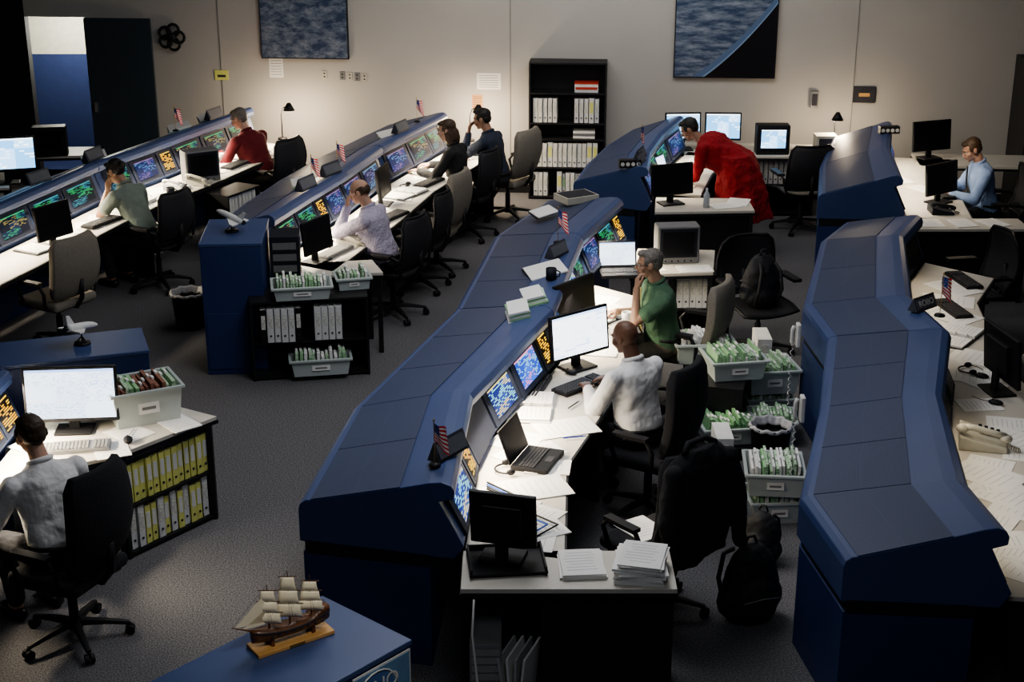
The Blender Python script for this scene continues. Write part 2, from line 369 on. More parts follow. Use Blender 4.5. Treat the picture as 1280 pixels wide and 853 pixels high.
def worktop(sts,s0,s1,off,label,legs=None):
    c=cp(sts,(s0+s1)/2,1,0);e=T('worktop',label,'desk',c,0);M=Matrix.Translation(-c)
    ss=[s0]+[float(k) for k in range(int(s0)+1,int(math.ceil(s1)))]+[s1]
    def P(s,o,z):
        B,H=fr(sts,s);p=H+(H-B).normalized()*o;return V((p.x,p.y,z))
    mb=MB(M);mb.rings([[P(s,.06,.715),P(s,off,.715),P(s,off,.742),P(s,.06,.742)] for s in ss],0,False);mkobj(mb,'desktop',[M_top],e,bevel=.003)
    mb=MB(M);mb.rings([[P(s,off-.005,.700),P(s,off+.012,.700),P(s,off+.012,.738),P(s,off-.005,.738)] for s in ss],0,False);mkobj(mb,'edge_trim',[M_black],e)
    for s in (legs if legs is not None else [s0+.03,(s0+s1)/2,s1-.03]):
        d=.03;mb=MB(M);mb.rings([[P(s-d/2,.08,0),P(s-d/2,off-.05,0),P(s-d/2,off-.05,.715),P(s-d/2,.08,.715)],[P(s+d/2,.08,0),P(s+d/2,off-.05,0),P(s+d/2,off-.05,.715),P(s+d/2,.08,.715)]],0,False);mkobj(mb,'support_panel',[M_black],e)
    return e
A=straighten([(-1.20,7.68,-.32,7.46),(-1.15,8.42,-.30,8.17),(-1.03,9.05,-.25,8.80),(-.88,9.77,-.12,9.40),(-.64,10.43,.07,9.92),(-.44,11.03,.30,10.43),(-.36,11.77,.40,11.15),(-.28,12.35,.48,11.80),(-.16,13.05,.60,12.35),(.08,13.78,.78,12.95),(.33,14.3,1.02,13.55)],[0,2,5,8,10])
Bs=[(-2.72,13.3,-2.10,12.95),(-2.60,14.1,-1.87,13.8),(-2.39,15.07,-1.62,14.65),(-2.08,16.15,-1.36,15.75),(-1.74,17.1,-.98,16.85),(-1.50,17.75,-.75,17.5)]
Cs=[(-5.5,12.6,-4.95,12.3),(-5.25,13.5,-4.68,13.2),(-5.0,14.4,-4.42,14.1),(-4.76,15.2,-4.17,15.0),(-4.47,16.0,-3.82,15.8),(-4.03,17.1,-3.42,16.85),(-3.60,18.0,-3.05,17.8)]
Ds=[(-4.0,7.9,-3.30,7.9),(-4.0,8.6,-3.27,8.55),(-3.95,9.3,-3.25,9.2)]
Es=[(.62,15.05,1.35,14.8),(.78,15.8,1.45,15.55),(1.03,16.65,1.66,16.4),(1.38,17.5,1.98,17.3)]
Fs=[(3.0,14.5,3.80,14.42),(3.26,15.77,3.98,15.7),(3.66,17.1,4.3,17.0)]
Gs=straighten([(1.72,7.0,2.53,6.93),(1.62,7.75,2.48,7.5),(1.77,8.41,2.56,8.1),(1.98,9.05,2.68,8.75),(2.18,9.75,2.88,9.4),(2.29,10.4,3.05,9.95),(2.25,11.14,2.97,10.7),(2.42,12.0,3.05,11.5),(2.72,12.9,3.30,12.3),(3.05,13.5,3.62,12.95)],[0,1,3,5,6,8,9])
lab='blue angled control console with slotted grille top'
console(A,0,5,[(1,S_tab),(.45,S_amber),(1,S_map),(1,S_tab),(1,S_map),(.45,S_amber)],lab+' and white worktop',10)
console(A,5,8,[(.5,S_amber),(1,S_blue),(1,S_multi),(1,S_tab),(1,S_green)],lab,8)
console(A,8,10,[(1,S_blue),(1,S_green),(.5,S_amber)],lab,4)
console(Bs,0,3,[(1,S_multi),(1,S_green),(.5,S_amber),(1,S_blue),(1,S_blue),(1,S_mag)],lab+' below flags',10)
console(Bs,3,5,[(1,S_blue),(1,S_multi),(1,S_green),(.5,S_amber)],lab,8)
console(Cs,0,3,[(1,S_blue),(.5,S_amber),(1,S_multi),(1,S_green),(1,S_green)],lab,8)
console(Cs,3,6,[(1,S_green),(1,S_blue),(.5,S_amber),(1,S_multi),(1,S_multi),(1,S_green)],lab,10)
console(Ds,0,2,[(1,S_amber),(1,S_blue),(.5,S_amber),(.8,S_amber)],lab,8)
console(Es,0,3,[(1,S_blue),(1,S_multi),(1,S_green),(1,S_blue)],lab,3)
console(Fs,0,2,[(1,S_blue),(1,S_multi),(1,S_green),(1,S_blue)],lab,3.5)
console(Gs,0,5,[(1,S_off),(1,S_off),(1,S_off),(.5,S_off)],lab,.7)
console(Gs,5,9,[(1,S_off),(1,S_off),(1,S_off),(1,S_off)],lab,.8)
worktop(A,.12,8.0,.62,'long cream laminate worktop with black edge along the console')
worktop(Bs,0,5,.62,'long cream laminate worktop with black edge along the console')
worktop(Cs,0,6,.6,'long cream laminate worktop with black edge along the console')
worktop(Es,0.9,3,.55,'short cream laminate worktop along the console')
worktop(Fs,0,2,.7,'cream laminate worktop along the console')
worktop(Gs,.1,9,.72,'long cream laminate worktop covered with papers')
# ------------------------------------------------------------------ furniture prototypes
def rtable(poly,label,name='return_desk'):
    c=V((sum(p[0] for p in poly)/len(poly),sum(p[1] for p in poly)/len(poly),0));e=T(name,label,'desk',c);M=Matrix.Translation(-c)
    mkobj(MB(M).prism(poly,.715,.742),'desktop',[M_top],e,bevel=.003)
    q=[(c.x+(p[0]-c.x)*1.012,c.y+(p[1]-c.y)*1.012) for p in poly]
    mkobj(MB(M).prism(q,.69,.714),'edge_trim',[M_black],e)
    for p in poly:
        x=c.x+(p[0]-c.x)*.93;y=c.y+(p[1]-c.y)*.93;mkobj(MB(M).box((x,y,.345),(.04,.04,.69)),'leg',[M_black],e)
    return e
def shelf_unit(loc,rz,w,d,h,ns,label,name='open_shelf_unit'):
    e=T(name,label,'shelf',loc,rz);th=.02
    mkobj(MB().box((0,d/2-.005,h/2),(w,.01,h)),'back_panel',[M_black],e)
    for s in(-1,1): mkobj(MB().box((s*(w/2-th/2),0,h/2),(th,d,h)),'side_panel',[M_black],e)
    for z in ns+[h-th/2]: mkobj(MB().box((0,-.003,z),(w-2*th,d-.01,th)),'shelf',[M_black],e)
    return e
def chair_base(e):
    mkobj(MB().cyl((0,0,.10),(0,0,.30),.028,n=14).cyl((0,0,.30),(0,0,.43),.018,n=14),'gas_lift',[M_dgry],e)
    mb=MB();mb.lathe([(0,.075),(.045,.075),(.05,.1),(.03,.13),(0,.13)],16)
    for k in range(5):
        a=k*1.2566+.3;d=V((math.cos(a),math.sin(a),0));s=V((-d.y,d.x,0))
        r=[]
        for q,w,z,t in((.03,.03,.115,.035),(.17,.024,.10,.028),(.31,.016,.075,.02)):
            p=d*q+V((0,0,z));r.append([p-s*w-V((0,0,t/2)),p+s*w-V((0,0,t/2)),p+s*w*.7+V((0,0,t/2)),p-s*w*.7+V((0,0,t/2))])
        mb.rings(r,0,False)
    mkobj(mb,'star_base',[M_blk],e,bevel=.004)
    for k in range(5):
        a=k*1.2566+.3;d=V((math.cos(a),math.sin(a),0));s=V((-d.y,d.x,0));p=d*.31+V((0,0,.03))
        mkobj(MB().cyl(p-s*.026,p-s*.006,.029,n=14).cyl(p+s*.006,p+s*.026,.029,n=14).cyl(p,p+V((0,0,.045)),.008,n=8),'caster',[M_blk],e)
def slab(w0,w1,z0,z1,yf,th,bulge=.0,nz=8,nx=6):
    mb=MB();rs=[]
    for k in range(nz+1):
        f=k/nz;z=z0+(z1-z0)*f;w=(w0+(w1-w0)*f+bulge*math.sin(math.pi*f))/2
        if f>.99:w*=.86
        if f<.01:w*=.9
        t=th*(.6 if k in(0,nz) else 1);ring=[]
        for i in range(nx+1):
            u=-1+2*i/nx;ring.append(V((u*w,yf(z)+.05*u*u-t/2,z)))
        for i in range(nx,-1,-1):
            u=-1+2*i/nx;ring.append(V((u*w*.98,yf(z)+.05*u*u+t/2,z)))
        rs.append(ring)
    mb.rings(rs,0,True);return mb
def exec_chair(mat,name='office_chair',label='',loc=(0,0,0),rz=0,top=1.08,w=.44):
    e=T(name,label,'chair',loc,rz);chair_base(e)
    mkobj(MB().box((0,0,.465),(.50,.49,.085)),'seat',[mat],e,bevel=.035,seg=4)
    mkobj(MB().box((0,0,.415),(.40,.38,.02)),'seat_pan',[M_blk],e,bevel=.005)
    mkobj(slab(w,w-.02,.53,top,lambda z:-.225-.16*(z-.5)-.04*math.sin((z-.5)*6),.075,.06),'backrest',[mat],e,bevel=.012)
    mkobj(MB().tube([(0,-.08,.42),(0,-.24,.43),(0,-.31,.52),(0,-.32,.70)],.022),'back_bracket',[M_blk],e)
    for s in(-1,1):
        mkobj(MB().tube([(s*.22,-.12,.43),(s*.29,-.16,.47),(s*.30,-.17,.60),(s*.30,-.12,.675),(s*.30,.10,.68),(s*.295,.15,.62),(s*.28,.10,.47),(s*.22,.06,.43)],.016).box((s*.30,-.01,.69),(.06,.25,.025)),'armrest',[M_blk],e)
    return e
def mesh_chair(loc=(0,0,0),rz=0,label=''):
    e=T('office_chair',label,'chair',loc,rz);chair_base(e)
    def seatf(u,v):
        x=(u-.5)*.52;y=(v-.5)*.46;return V((x,y,.455+.03*abs(u-.5)*2*abs(u-.5)*2-.03*max(0,v-.7)*3-.0))
    mkobj(MB().grid(seatf,10,8),'seat',[M_mesh],e,solid=.02)
    yf=lambda z:-.24-.20*(z-.55)-.05*math.sin((z-.5)*7)
    def bw(f): return .25+.05*math.sin(f*2.4)-.06*f*f
    def bf(u,v):
        z=.52+.50*v;w=bw(v)*(1 if v<.9 else 1-(v-.9)*1.6);x=(u-.5)*2*w;return V((x,yf(z)+.06*(2*u-1)**2,z))
    mkobj(MB().grid(bf,10,10),'backrest',[M_mesh],e,solid=.012)
    pts=[bf(0,k/10) for k in range(11)]+[bf(k/8,1) for k in range(1,8)]+[bf(1,1-k/10) for k in range(11)]+[bf(1-k/8,0) for k in range(1,8)]
    mkobj(MB().tube(pts,.014,8,0,True),'back_frame',[M_blk],e)
    pts=[seatf(0,k/8) for k in range(9)]+[seatf(k/8,1) for k in range(1,8)]+[seatf(1,1-k/8) for k in range(9)]+[seatf(1-k/8,0) for k in range(1,8)]
    mkobj(MB().tube(pts,.015,8,0,True),'seat_frame',[M_blk],e)
    mkobj(MB().tube([(0,-.02,.42),(0,-.24,.42),(0,-.31,.52),(0,-.30,.72)],.025).box((0,0,.42),(.3,.2,.04)),'back_bracket',[M_blk],e)
    for s in(-1,1):
        mkobj(MB().tube([(s*.27,-.24,.50),(s*.31,-.24,.66),(s*.31,-.16,.68)],.015).box((s*.31,-.03,.685),(.08,.28,.03)),'armrest',[M_blk],e,bevel=.006)
    return e
def lcd(mat,loc,rz,w=.47,h=.31,label='black flat panel computer monitor',z0=.10,tilt=6,name='computer_monitor'):
    e=T(name,label,'monitor',loc,rz);tl=Matrix.Translation((0,0,z0))@Matrix.Rotation(rad(-tilt),4,'X')
    mb=MB(tl);mb.box((0,.012,h/2),(w,.03,h));mb.box((0,.04,h/2),(w*.6,.04,h*.6),0,None);mkobj(mb,'casing',[M_blk],e,bevel=.006)
    k=.018;mkobj(MB(tl).quad((-w/2+k,-.0045,k+.006),(w/2-k,-.0045,k+.006),(w/2-k,-.0045,h-k),(-w/2+k,-.0045,h-k)),'screen',[mat],e)
    mb=MB();mb.box((0,.06,.075+z0*.5),(.07,.03,.15+z0));mb.box((0,.04,.009),(.24,.18,.018));mkobj(mb,'stand',[M_blk],e,bevel=.005)
    return e
def crt(mat,loc,rz,s=1,body=None,label='boxy black television monitor on the desk'):
    body=body or M_gry;e=T('television_monitor',label,'monitor',loc,rz);w,h,d=.38*s,.34*s,.36*s
    mb=MB();mb.box((0,-d*.25,h/2),(w,d*.5,h));mb.rings([[V((x*w*.48*k,y,h*.5+z*h*.46*k)) for x,z in((-1,-1),(1,-1),(1,1),(-1,1))] for k,y in((1,0),(.75,d*.35),(.6,d*.5))],0,False)
    mkobj(mb,'casing',[body],e,bevel=.012)
    mkobj(MB().box((0,-d*.5-.003,h*.56),(w*.88,.008,h*.78)),'screen_surround',[M_dgry],e,bevel=.004)
    def f(u,v):
        x=(u-.5)*w*.74;z=h*.24+v*h*.62;return V((x,-d*.5-.008-.005*(1-(2*u-1)**2),z))
    mkobj(MB().grid(f,8,6),'screen',[mat],e)
    mb=MB()
    for k in range(5): mb.cyl((-w*.3+k*w*.15,-d*.5,h*.08),(-w*.3+k*w*.15,-d*.5-.008,h*.08),.008,n=8)
    mkobj(mb,'knob',[M_ink],e);return e
def keyboard(loc,rz,mat=None,label='black computer keyboard on the desk'):
    mat=mat or M_blk;e=T('keyboard',label,'keyboard',(loc[0],loc[1],loc[2]+.006),rz);mkobj(MB().box((0,0,.009),(.44,.15,.026)),'case',[mat],e,bevel=.004)
    mb=MB()
    for r in range(6):
        for c in range(18):
            if c in(13,) : continue
            mb.box((-.205+c*.0235,-.055+r*.022,.026),(.019,.017,.010),0,None,.8)
    mkobj(mb,'key',[pm('keycap_dark',(.05,.05,.055)) if mat is M_blk else pm('keycap_grey',(.3,.3,.29))],e,label='block of square keys')['kind']='stuff'
    return e
def mouse(loc,rz):
    mb=MB();mb.ell((0,0,.018),(.03,.052,.02));mb.box((0,.02,.037),(.008,.016,.006));mb.tube([(0,.05,.016),(0.02,.11,.010),(.05,.18,.010)],.002,6)
    return O(mb,'mouse',[M_blk],'black computer mouse with cord','mouse',loc=loc,rz=rz)
def phone(loc,rz,mat=None,label='putty coloured desk telephone on the worktop',sc=1):
    mat=mat or M_putty;e=T('telephone',label,'telephone',loc,rz);e.scale=(sc,sc,sc)
    mb=MB();mb.rings([[V((x*.11,y,z)) for x,z in((-1,0),(1,0),(1,h),(-1,h))] for y,h in((-.11,.025),(0,.045),(.11,.07))],0,False);mkobj(mb,'base',[mat],e,bevel=.006)
    mb=MB();mb.tube([(-.07,-.10,.075),(-.07,-.05,.085),(-.07,.05,.105),(-.07,.10,.105)],.016);mb.ell((-.07,-.10,.065),(.028,.03,.022));mb.ell((-.07,.10,.098),(.028,.03,.022));mkobj(mb,'handset',[mat],e)
    mb=MB()
    for r in range(4):
        for c in range(3): mb.box((.01+c*.028,-.07+r*.028,.045+r*.006),(.018,.016,.012))
    mkobj(mb,'keypad',[M_dgry],e)
    mkobj(MB().tube([(-.07+.012*math.cos(t*1.2),-.11-.004*t*.5,.03+.012*math.sin(t*1.2)-.0006*t) for t in range(30)],.003,5),'cord',[mat],e);return e
def laptop(mat,loc,rz,label,ang=115):
    e=T('laptop',label,'laptop',(loc[0],loc[1],loc[2]+.006),rz);mkobj(MB().box((0,0,.011),(.34,.24,.030)),'base',[M_blk],e,bevel=.004)
    mb=MB()
    for r in range(5):
        for c in range(13): mb.box((-.145+c*.024,-.02+r*.021,.029),(.019,.017,.005))
    mb.box((0,-.08,.0275),(.08,.045,.003));mkobj(mb,'key',[pm('keycap_dark',(.05,.05,.055))],e,label='laptop keys and touchpad')['kind']='stuff'
    L=Matrix.Translation((0,.118,.026))@Matrix.Rotation(rad(90-ang),4,'X')
    mkobj(MB(L).box((0,.006,.115),(.34,.012,.23)),'lid',[M_blk],e,bevel=.004)
    mkobj(MB(L).quad((-.155,-.002,.02),(.155,-.002,.02),(.155,-.002,.215),(-.155,-.002,.215)),'screen',[mat],e);return e
def binder(cov,lab=M_lab,h=.29,w=.055,d=.26):
    mb=MB();mb.box((-w/2+.002,0,h/2),(.004,d,h),0);mb.box((w/2-.002,0,h/2),(.004,d,h),0);mb.box((0,-d/2+.002,h/2),(w,.004,h),0)
    mb.box((0,.01,h/2),(w-.012,d-.04,h-.02),1);mb.box((0,-d/2-.001,h*.62),(w*.62,.003,h*.42),2);mb.cyl((0,-d/2-.001,h*.2),(0,-d/2-.004,h*.2),.009,n=10,mat=3)
    return mb.data('binder',[cov,M_pap,lab,M_ink])
B_w=binder(M_whitec);B_y=binder(M_yel,M_whitec,.27,.05);B_k=binder(M_blk);B_w2=binder(M_whitec,M_yel,.30,.065);B_s=binder(M_whitec,M_lgreen,.27,.035,.2)
def put_binders(loc,rz,x0,x1,pal,label,group,d0=0):
    x=x0;M=Matrix.Translation(loc)@Matrix.Rotation(rz,4,'Z')
    while True:
        me=R.choice(pal);w=max(v.co.x for v in me.vertices)*2
        if x+w>x1: break
        p=M@V((x+w/2,d0+R.uniform(-.008,.008),0));lb='yellow ring binder with pale spine label' if me is B_y else 'black ring binder with pale spine label' if me is B_k else 'white ring binder with pale spine label'
        o=bpy.data.objects.new('ring_binder',me);COL.objects.link(o);o.location=p;o.rotation_euler=(0,0,rz);tag(o,lb+' '+label,'binder',group);x+=w+.003
def tub(loc,rz,w=.42,d=.32,h=.22,fold=14,mats=None,label='translucent plastic storage tub full of folders',tall=.04):
    e=T('storage_tub',label,'storage bin',loc,rz);t=.006
    mb=MB();k=.9
    o=[(-1,-1),(1,-1),(1,1),(-1,1)]
    r=[[V((x*w/2*k,y*d/2*k,0)) for x,y in o],[V((x*w/2,y*d/2,h)) for x,y in o],[V((x*(w/2-t),y*(d/2-t),h)) for x,y in o],[V((x*(w/2*k-t),y*(d/2*k-t),t)) for x,y in o]]
    mb.rings(r,0,False);mkobj(mb,'tub_body',[M_tub],e,bevel=.004)
    mb=MB()
    for s in(-1,1):
        mb.box((0,s*(d/2+.008),h-.01),(w+.03,.018,.02));mb.box((s*(w/2+.008),0,h-.01),(.018,d+.03,.02))
    mkobj(mb,'rim',[M_tub],e,bevel=.004)
    mkobj(MB().box((0,-d/2*.965-.003,h*.5),(w*.3,.003,h*.3),0,Matrix.Rotation(rad(-4),3,'X')).box((0,-d/2*.965-.006,h*.5),(w*.2,.001,h*.08),1),'label_card',[M_pap,M_gry],e)
    mats=mats or [M_folder,M_lgreen,M_folder,M_pap]
    M=Matrix.Translation(loc)@Matrix.Rotation(rz,4,'Z');ww=(w*.86)/fold
    for i in range(fold):
        mb=MB();hh=h*.86+tall*R.uniform(.5,1.9);mb.box((0,R.uniform(-.03,.03)*d,hh/2),(ww*.72,d*.78,hh),0,Matrix.Rotation(rad(R.uniform(-5,5)),3,'Y'));mb.box((0,R.uniform(-.3,.3)*d*.6,hh+.006),(ww*.5,.05,.014),1)
        O(mb,'file_folder',[R.choice(mats),M_pap],'thick paper file folder standing in a plastic tub','folder','files in the plastic tubs',loc=M@V((-w*.43+ww*(i+.5),0,.012)),rz=rz)
    return e
PZ=[0]
def paper(loc,rz,w=.216,d=.28,n=1,label='white printed sheet lying on the desk',h=None):
    PZ[0]=(PZ[0]+1)%9
    mb=MB();h=h or .002;z=0;tp=(PZ[0]*.0006 if n==1 else .002)
    for k in range(n):
        a=R.uniform(-.12,.12) if n>1 else 0;Q=Matrix.Rotation(a,3,'Z');e_=tp if k==n-1 else 0
        mb.box((R.uniform(-.01,.01) if n>1 else 0,0,z+(h+e_)/2),(w,d,h*.9+e_),0,Q);z+=h+e_
    for k in range(7): mb.box((R.uniform(-.02,.01),d*(.36-.11*k),z+.0001),(w*R.uniform(.5,.75),.004,.0006),1)
    return O(mb,'paper_stack' if n>1 else 'paper_sheet',[M_pap,pm('print_grey',(.50,.51,.54))],label,'paper','papers on the desks',loc=(loc[0],loc[1],loc[2]+.001),rz=rz)
def openbinder(loc,rz,cov=None):
    e=T('open_binder','open ring binder with white pages on the worktop','binder',(loc[0],loc[1],loc[2]+.007),rz)
    mkobj(MB().box((-.135,0,.002),(.25,.30,.004)).box((.135,0,.002),(.25,.30,.004)).box((0,0,.002),(.03,.30,.004)),'cover',[cov or M_blk],e)
    for s,t in((-1,.014),(1,.022)):
        mb=MB().box((s*.13,0,.004+t/2),(.215,.28,t))
        for k in range(8): mb.box((s*.13,.11-.03*k,.0045+t),(.16,.004,.0008),1)
        mkobj(mb,'page_block',[M_pap,pm('print_grey',(.50,.51,.54))],e)
    mb=MB()
    for y in(-.09,0,.09): mb.tube([(-.02,y,.016),(-.014,y,.034),(0,y,.04),(.014,y,.034),(.02,y,.016)],.0025,6)
    mkobj(mb,'binder_ring',[M_chrome],e)
def flagmat():
    t=NT('striped_flag');u,v,_=t.uv();st=t.math('GREATER_THAN',t.math('FRACT',t.math('MULTIPLY',v,6.5)),.5)
    c=t.mix(st,(.75,.04,.05),(.9,.88,.86));cn_=t.math('MULTIPLY',t.math('LESS_THAN',u,.42),t.math('GREATER_THAN',v,.46))
    vo=t.n('ShaderNodeTexVoronoi');vo.inputs['Scale'].default_value=22;t.l(_,vo.inputs['Vector']);b=t.mix(t.math('LESS_THAN',vo.outputs['Distance'],.28),(.02,.05,.28),(.8,.8,.8))
    t.l(t.mix(cn_,c,b),t.b.inputs['Base Color']);t.b.inputs['Roughness'].default_value=.9;return t.m
M_flag=flagmat();M_gold=pm('brass',(.6,.4,.12),rough=.3,metal=.9)
def flag(loc,rz=0,s=1):
    e=T('desk_flag','small American flag on a pole with a black base','flag',loc,rz)
    mkobj(MB().lathe([(0,0),(.035*s,0),(.032*s,.012),(.01*s,.02),(0,.02)],16),'base',[M_blk],e)
    mkobj(MB().cyl((0,0,.01),(0,0,.27*s),.0025,n=6).ell((0,0,.275*s),(.006,.006,.009),n=8,mat=0),'pole',[M_gold],e)
    def f(u,v): return V((u*.11*s*(.75-.15*v),.012*s*math.sin(u*7+v*2),.265*s-.11*s+.10*s*v-.075*u*s*(1.3-v)))
    mkobj(MB().grid(f,12,8),'cloth',[M_flag],e);return e
def sign(loc,rz,txt=None,s=1):
    e=T('name_plate','dark triangular desk name plate on top of the console','sign',loc,rz);w=.24*s
    mb=MB();mb.rings([[V((x,-.045,0)),V((x,.045,0)),V((x,.0,.10*s))] for x in(-w/2,w/2)],0,False);mkobj(mb,'plate',[pm('name_plate_grey',(.05,.055,.07))],e,bevel=.002)
    mb=MB();mb.box((0,-.026,.05*s),(w*.9,.003,.075*s),0,Matrix.Rotation(rad(-25),3,'X'));mkobj(mb,'face_card',[pm('name_card',(.11,.12,.14))],e)
    if txt: text(txt,.062*s,M_whitec,e,(0,-.0295,.052*s),(rad(65),0,0))
    return e
# ------------------------------------------------------------------ bookcase on back wall
xb=.67;yb=WY(xb)-.17
shelf_unit((xb,yb,0),WA,.92,.30,1.66,[.03,.39,.735,.93,1.29],'tall black bookcase holding white binders against the wall','bookcase')
bc=lambda z:(xb,yb-.0,z+.012)
put_binders(bc(.03),WA,-.40,-.2,[B_w],'on the black bookcase','binders in the bookcase');put_binders(bc(.03),WA,-.12,.4,[B_w,B_w2,B_s],'on the black bookcase','binders in the bookcase')
put_binders(bc(.39),WA,-.42,.42,[B_w,B_w2,B_w],'on the black bookcase','binders in the bookcase')
put_binders(bc(.93),WA,-.41,-.1,[B_w],'on the black bookcase','binders in the bookcase');put_binders(bc(.93),WA,.08,.42,[B_w,B_w2],'on the black bookcase','binders in the bookcase')
mb=MB();mb.box((0,0,.05),(.28,.2,.1));mb.box((0,-.101,.05),(.26,.003,.03),1);mb.box((0,0,.105),(.285,.205,.012),1)
O(mb,'storage_box',[M_whitec,M_red],'white cardboard box with a red lid stripe on the bookcase','box',loc=(xb+.22,yb-.02,1.302),rz=WA)
mb=MB()
for k in range(3): mb.box((0,0,.015+k*.03),(.26,.2,.026),k%2)
O(mb,'paper_stack',[M_pap,M_gry],'stack of pads and manuals on the bookcase','paper',loc=(xb+.2,yb-.02,.747),rz=WA)
# ------------------------------------------------------------------ near end of main row
Mend=T('return_desk','black end cabinet with cream top and open computer bay','desk',(.3,7.28,0))
X=lambda p:(p[0]-.3,p[1]-7.28,p[2])
mkobj(MB().box(X((.30,7.275,.728)),(1.14,.43,.028)),'desktop',[M_top],Mend,bevel=.003)
mkobj(MB().box(X((.30,7.275,.700)),(1.15,.44,.026)),'edge_trim',[M_black],Mend)
mkobj(MB().box(X((.51,7.29,.343)),(.70,.38,.686)),'pedestal',[M_black],Mend,bevel=.004)
mkobj(MB().box(X((-.25,7.29,.343)),(.02,.38,.686)),'side_panel',[M_black],Mend)
e=T('computer_tower','grey computer tower standing on the floor in the bay','computer',(-.14,7.16,0))
mkobj(MB().box((0,0,.23),(.17,.34,.44)),'case',[pm('tower_grey',(.24,.24,.25),rough=.4)],e,bevel=.008)
mb=MB()
for k in range(4): mb.box((0,-.172,.40-k*.05),(.15,.006,.036),0)
for k in range(6): mb.box((0,-.172,.06+k*.022),(.12,.004,.008),0)
mb.cyl((.04,-.17,.2),(.04,-.178,.2),.012,n=10);mkobj(mb,'front_panel',[pm('tower_front',(.34,.34,.34))],e)
for k in range(4):
    mb=MB();mb.box((0,0,.17),(.012,.26,.36),0,Matrix.Rotation(rad(-9+5*k),3,'Y'))
    O(mb,'hanging_folder',[M_pap if k%2 else pm('grey_folder',(.50,.52,.50))],'large paper folder leaning upright in the desk bay','folder','folders in the desk bay',loc=(-.005+.032*k,7.09,.02),rz=-.35)
O(MB().tube([(-.20,7.04,.69),(-.21,7.0,.5),(-.18,6.96,.2),(-.14,6.93,.03),(-.10,6.90,.012),(-.05,6.93,.012),(-.12,6.95,.012),(-.18,6.93,.012)],.006),'power_cable',[M_pap],'pale power cable hanging down to the floor','cable')
mb=MB();mb.box((0,0,.02),(.42,.30,.012));mb.box((-.2,0,.03),(.01,.3,.05));mb.box((.2,0,.03),(.01,.3,.05));mb.box((0,.14,.03),(.4,.01,.05))
O(mb,'monitor_tray',[M_blk],'low black metal tray under the monitor','tray',loc=(-.03,7.33,.742),rz=.1)
lcd(S_off,(-.04,7.40,.768),rad(165),.37,.32,'black flat monitor seen from behind on a tray',.07)
paper((.375,7.30,.742),.12,.23,.29,6,'thick stack of white printouts on the end desk',.005)
paper((.69,7.24,.742),-.1,.26,.30,7,'stack of white report folders on the end desk',.012);paper((.70,7.24,.832),-.25,.23,.29,3,'white report on top of the stack',.006)
# A desk items
laptop(S_off,(.16,8.66,.742),rad(70),'black laptop open on the worktop',110)
lcd(S_win,(.50,10.28,.742),rad(38),.54,.34,'large black computer monitor with a bright white screen',.10)
keyboard((.48,9.93,.742),rad(45));mouse((.42,10.18,.742),rad(50));phone((.10,10.2,.742),rad(60),M_dgry,'dark grey desk telephone beside the monitor')
openbinder((.13,9.53,.742),rad(85),M_whitec);mouse((-.02,9.05,.742),rad(70));keyboard((.16,9.90,.742),rad(75))
for s,o,a,w,d in((.5,.25,1.2,.216,.28),(.9,.45,.3,.216,.28),(1.15,.18,.9,.216,.28),(1.4,.42,1.2,.3,.42),(1.9,.5,.8,.216,.28),(2.3,.40,1.5,.216,.28),(2.5,.2,.5,.3,.3),(.35,.42,.7,.216,.28),(1.0,.30,1.7,.216,.28),(2.05,.30,.2,.216,.28),(3.1,.45,1.4,.28,.4),(.6,.48,1.3,.216,.28),(5.7,.3,1.1,.28,.4),(6.1,.45,.6,.216,.28),(6.6,.2,1.2,.216,.28),(7.1,.4,.3,.3,.42),(7.5,.25,.9,.216,.28)):
    p,r=rp(A,s,o);paper(p,r+a-.6,w,d)
O(MB().cyl((0,0,.006),(.13,.03,.006),.005,n=8).cyl((.13,.03,.006),(.15,.034,.006),.003,n=8,mat=0),'pen',[pm('blue_pen',(.02,.05,.4))],'blue ballpoint pen on the papers','pen',loc=(.33,9.0,.752))
O(MB().cyl((0,0,.006),(.13,.03,.006),.005,n=8).cyl((.13,.03,.006),(.15,.034,.006),.003,n=8),'pen',[M_ink],'black pen on the papers','pen',loc=(.38,9.5,.752),rz=.8)
for k in range(7):
    O(MB().tube([(-.2+.05*k,7.60,.75),(-.1+.06*k,7.75,.77),(-.16+.02*k,7.9+.03*k,.752),(-.05+.03*k,8.05,.752),(-.15,8.15+.03*k,.76)],.006),'signal_cable',[[M_blk,M_gry,M_yel,M_blk,M_ink,pm('blue_cable',(.03,.12,.5)),M_blk][k]],'thin cable lying on the worktop','cable','cables on the worktop')
laptop(S_doc,(.93,12.55,.742),rad(5),'open laptop with a bright browser window',105)
lcd(S_off,(.50,11.02,.742),rad(50),.48,.32,'black flat monitor turned away on the worktop',.12)
p,r=rp(A,6.9,.32);openbinder(p,r,M_blk)
def hoodstack(x,y,rz,n,mats,w,d,h,label,z=1.13,name='notepad_stack'):
    mb=MB()
    for k in range(n): mb.box((R.uniform(-.01,.01),R.uniform(-.01,.01),h*(k+.5)),(w,d,h*.9),k%len(mats),Matrix.Rotation(R.uniform(-.06,.06),3,'Z'))
    return O(mb,name,mats,label,'paper',loc=(x,y,z),rz=rz,rot=(0,rad(-12) if z<1.15 else 0,rz))
hoodstack(.05,10.36,.1,6,[M_lgreen,M_pap],.15,.28,.016,'stack of green and white flight note pads on the console',1.105)
hoodstack(.17,10.66,.15,5,[M_pap,M_lgreen],.15,.26,.016,'stack of white and green note pads on the console',1.13)
hoodstack(.26,11.42,.25,2,[M_blk,M_pap],.30,.32,.012,'open black binder with white pages on the console',1.125,'open_binder')
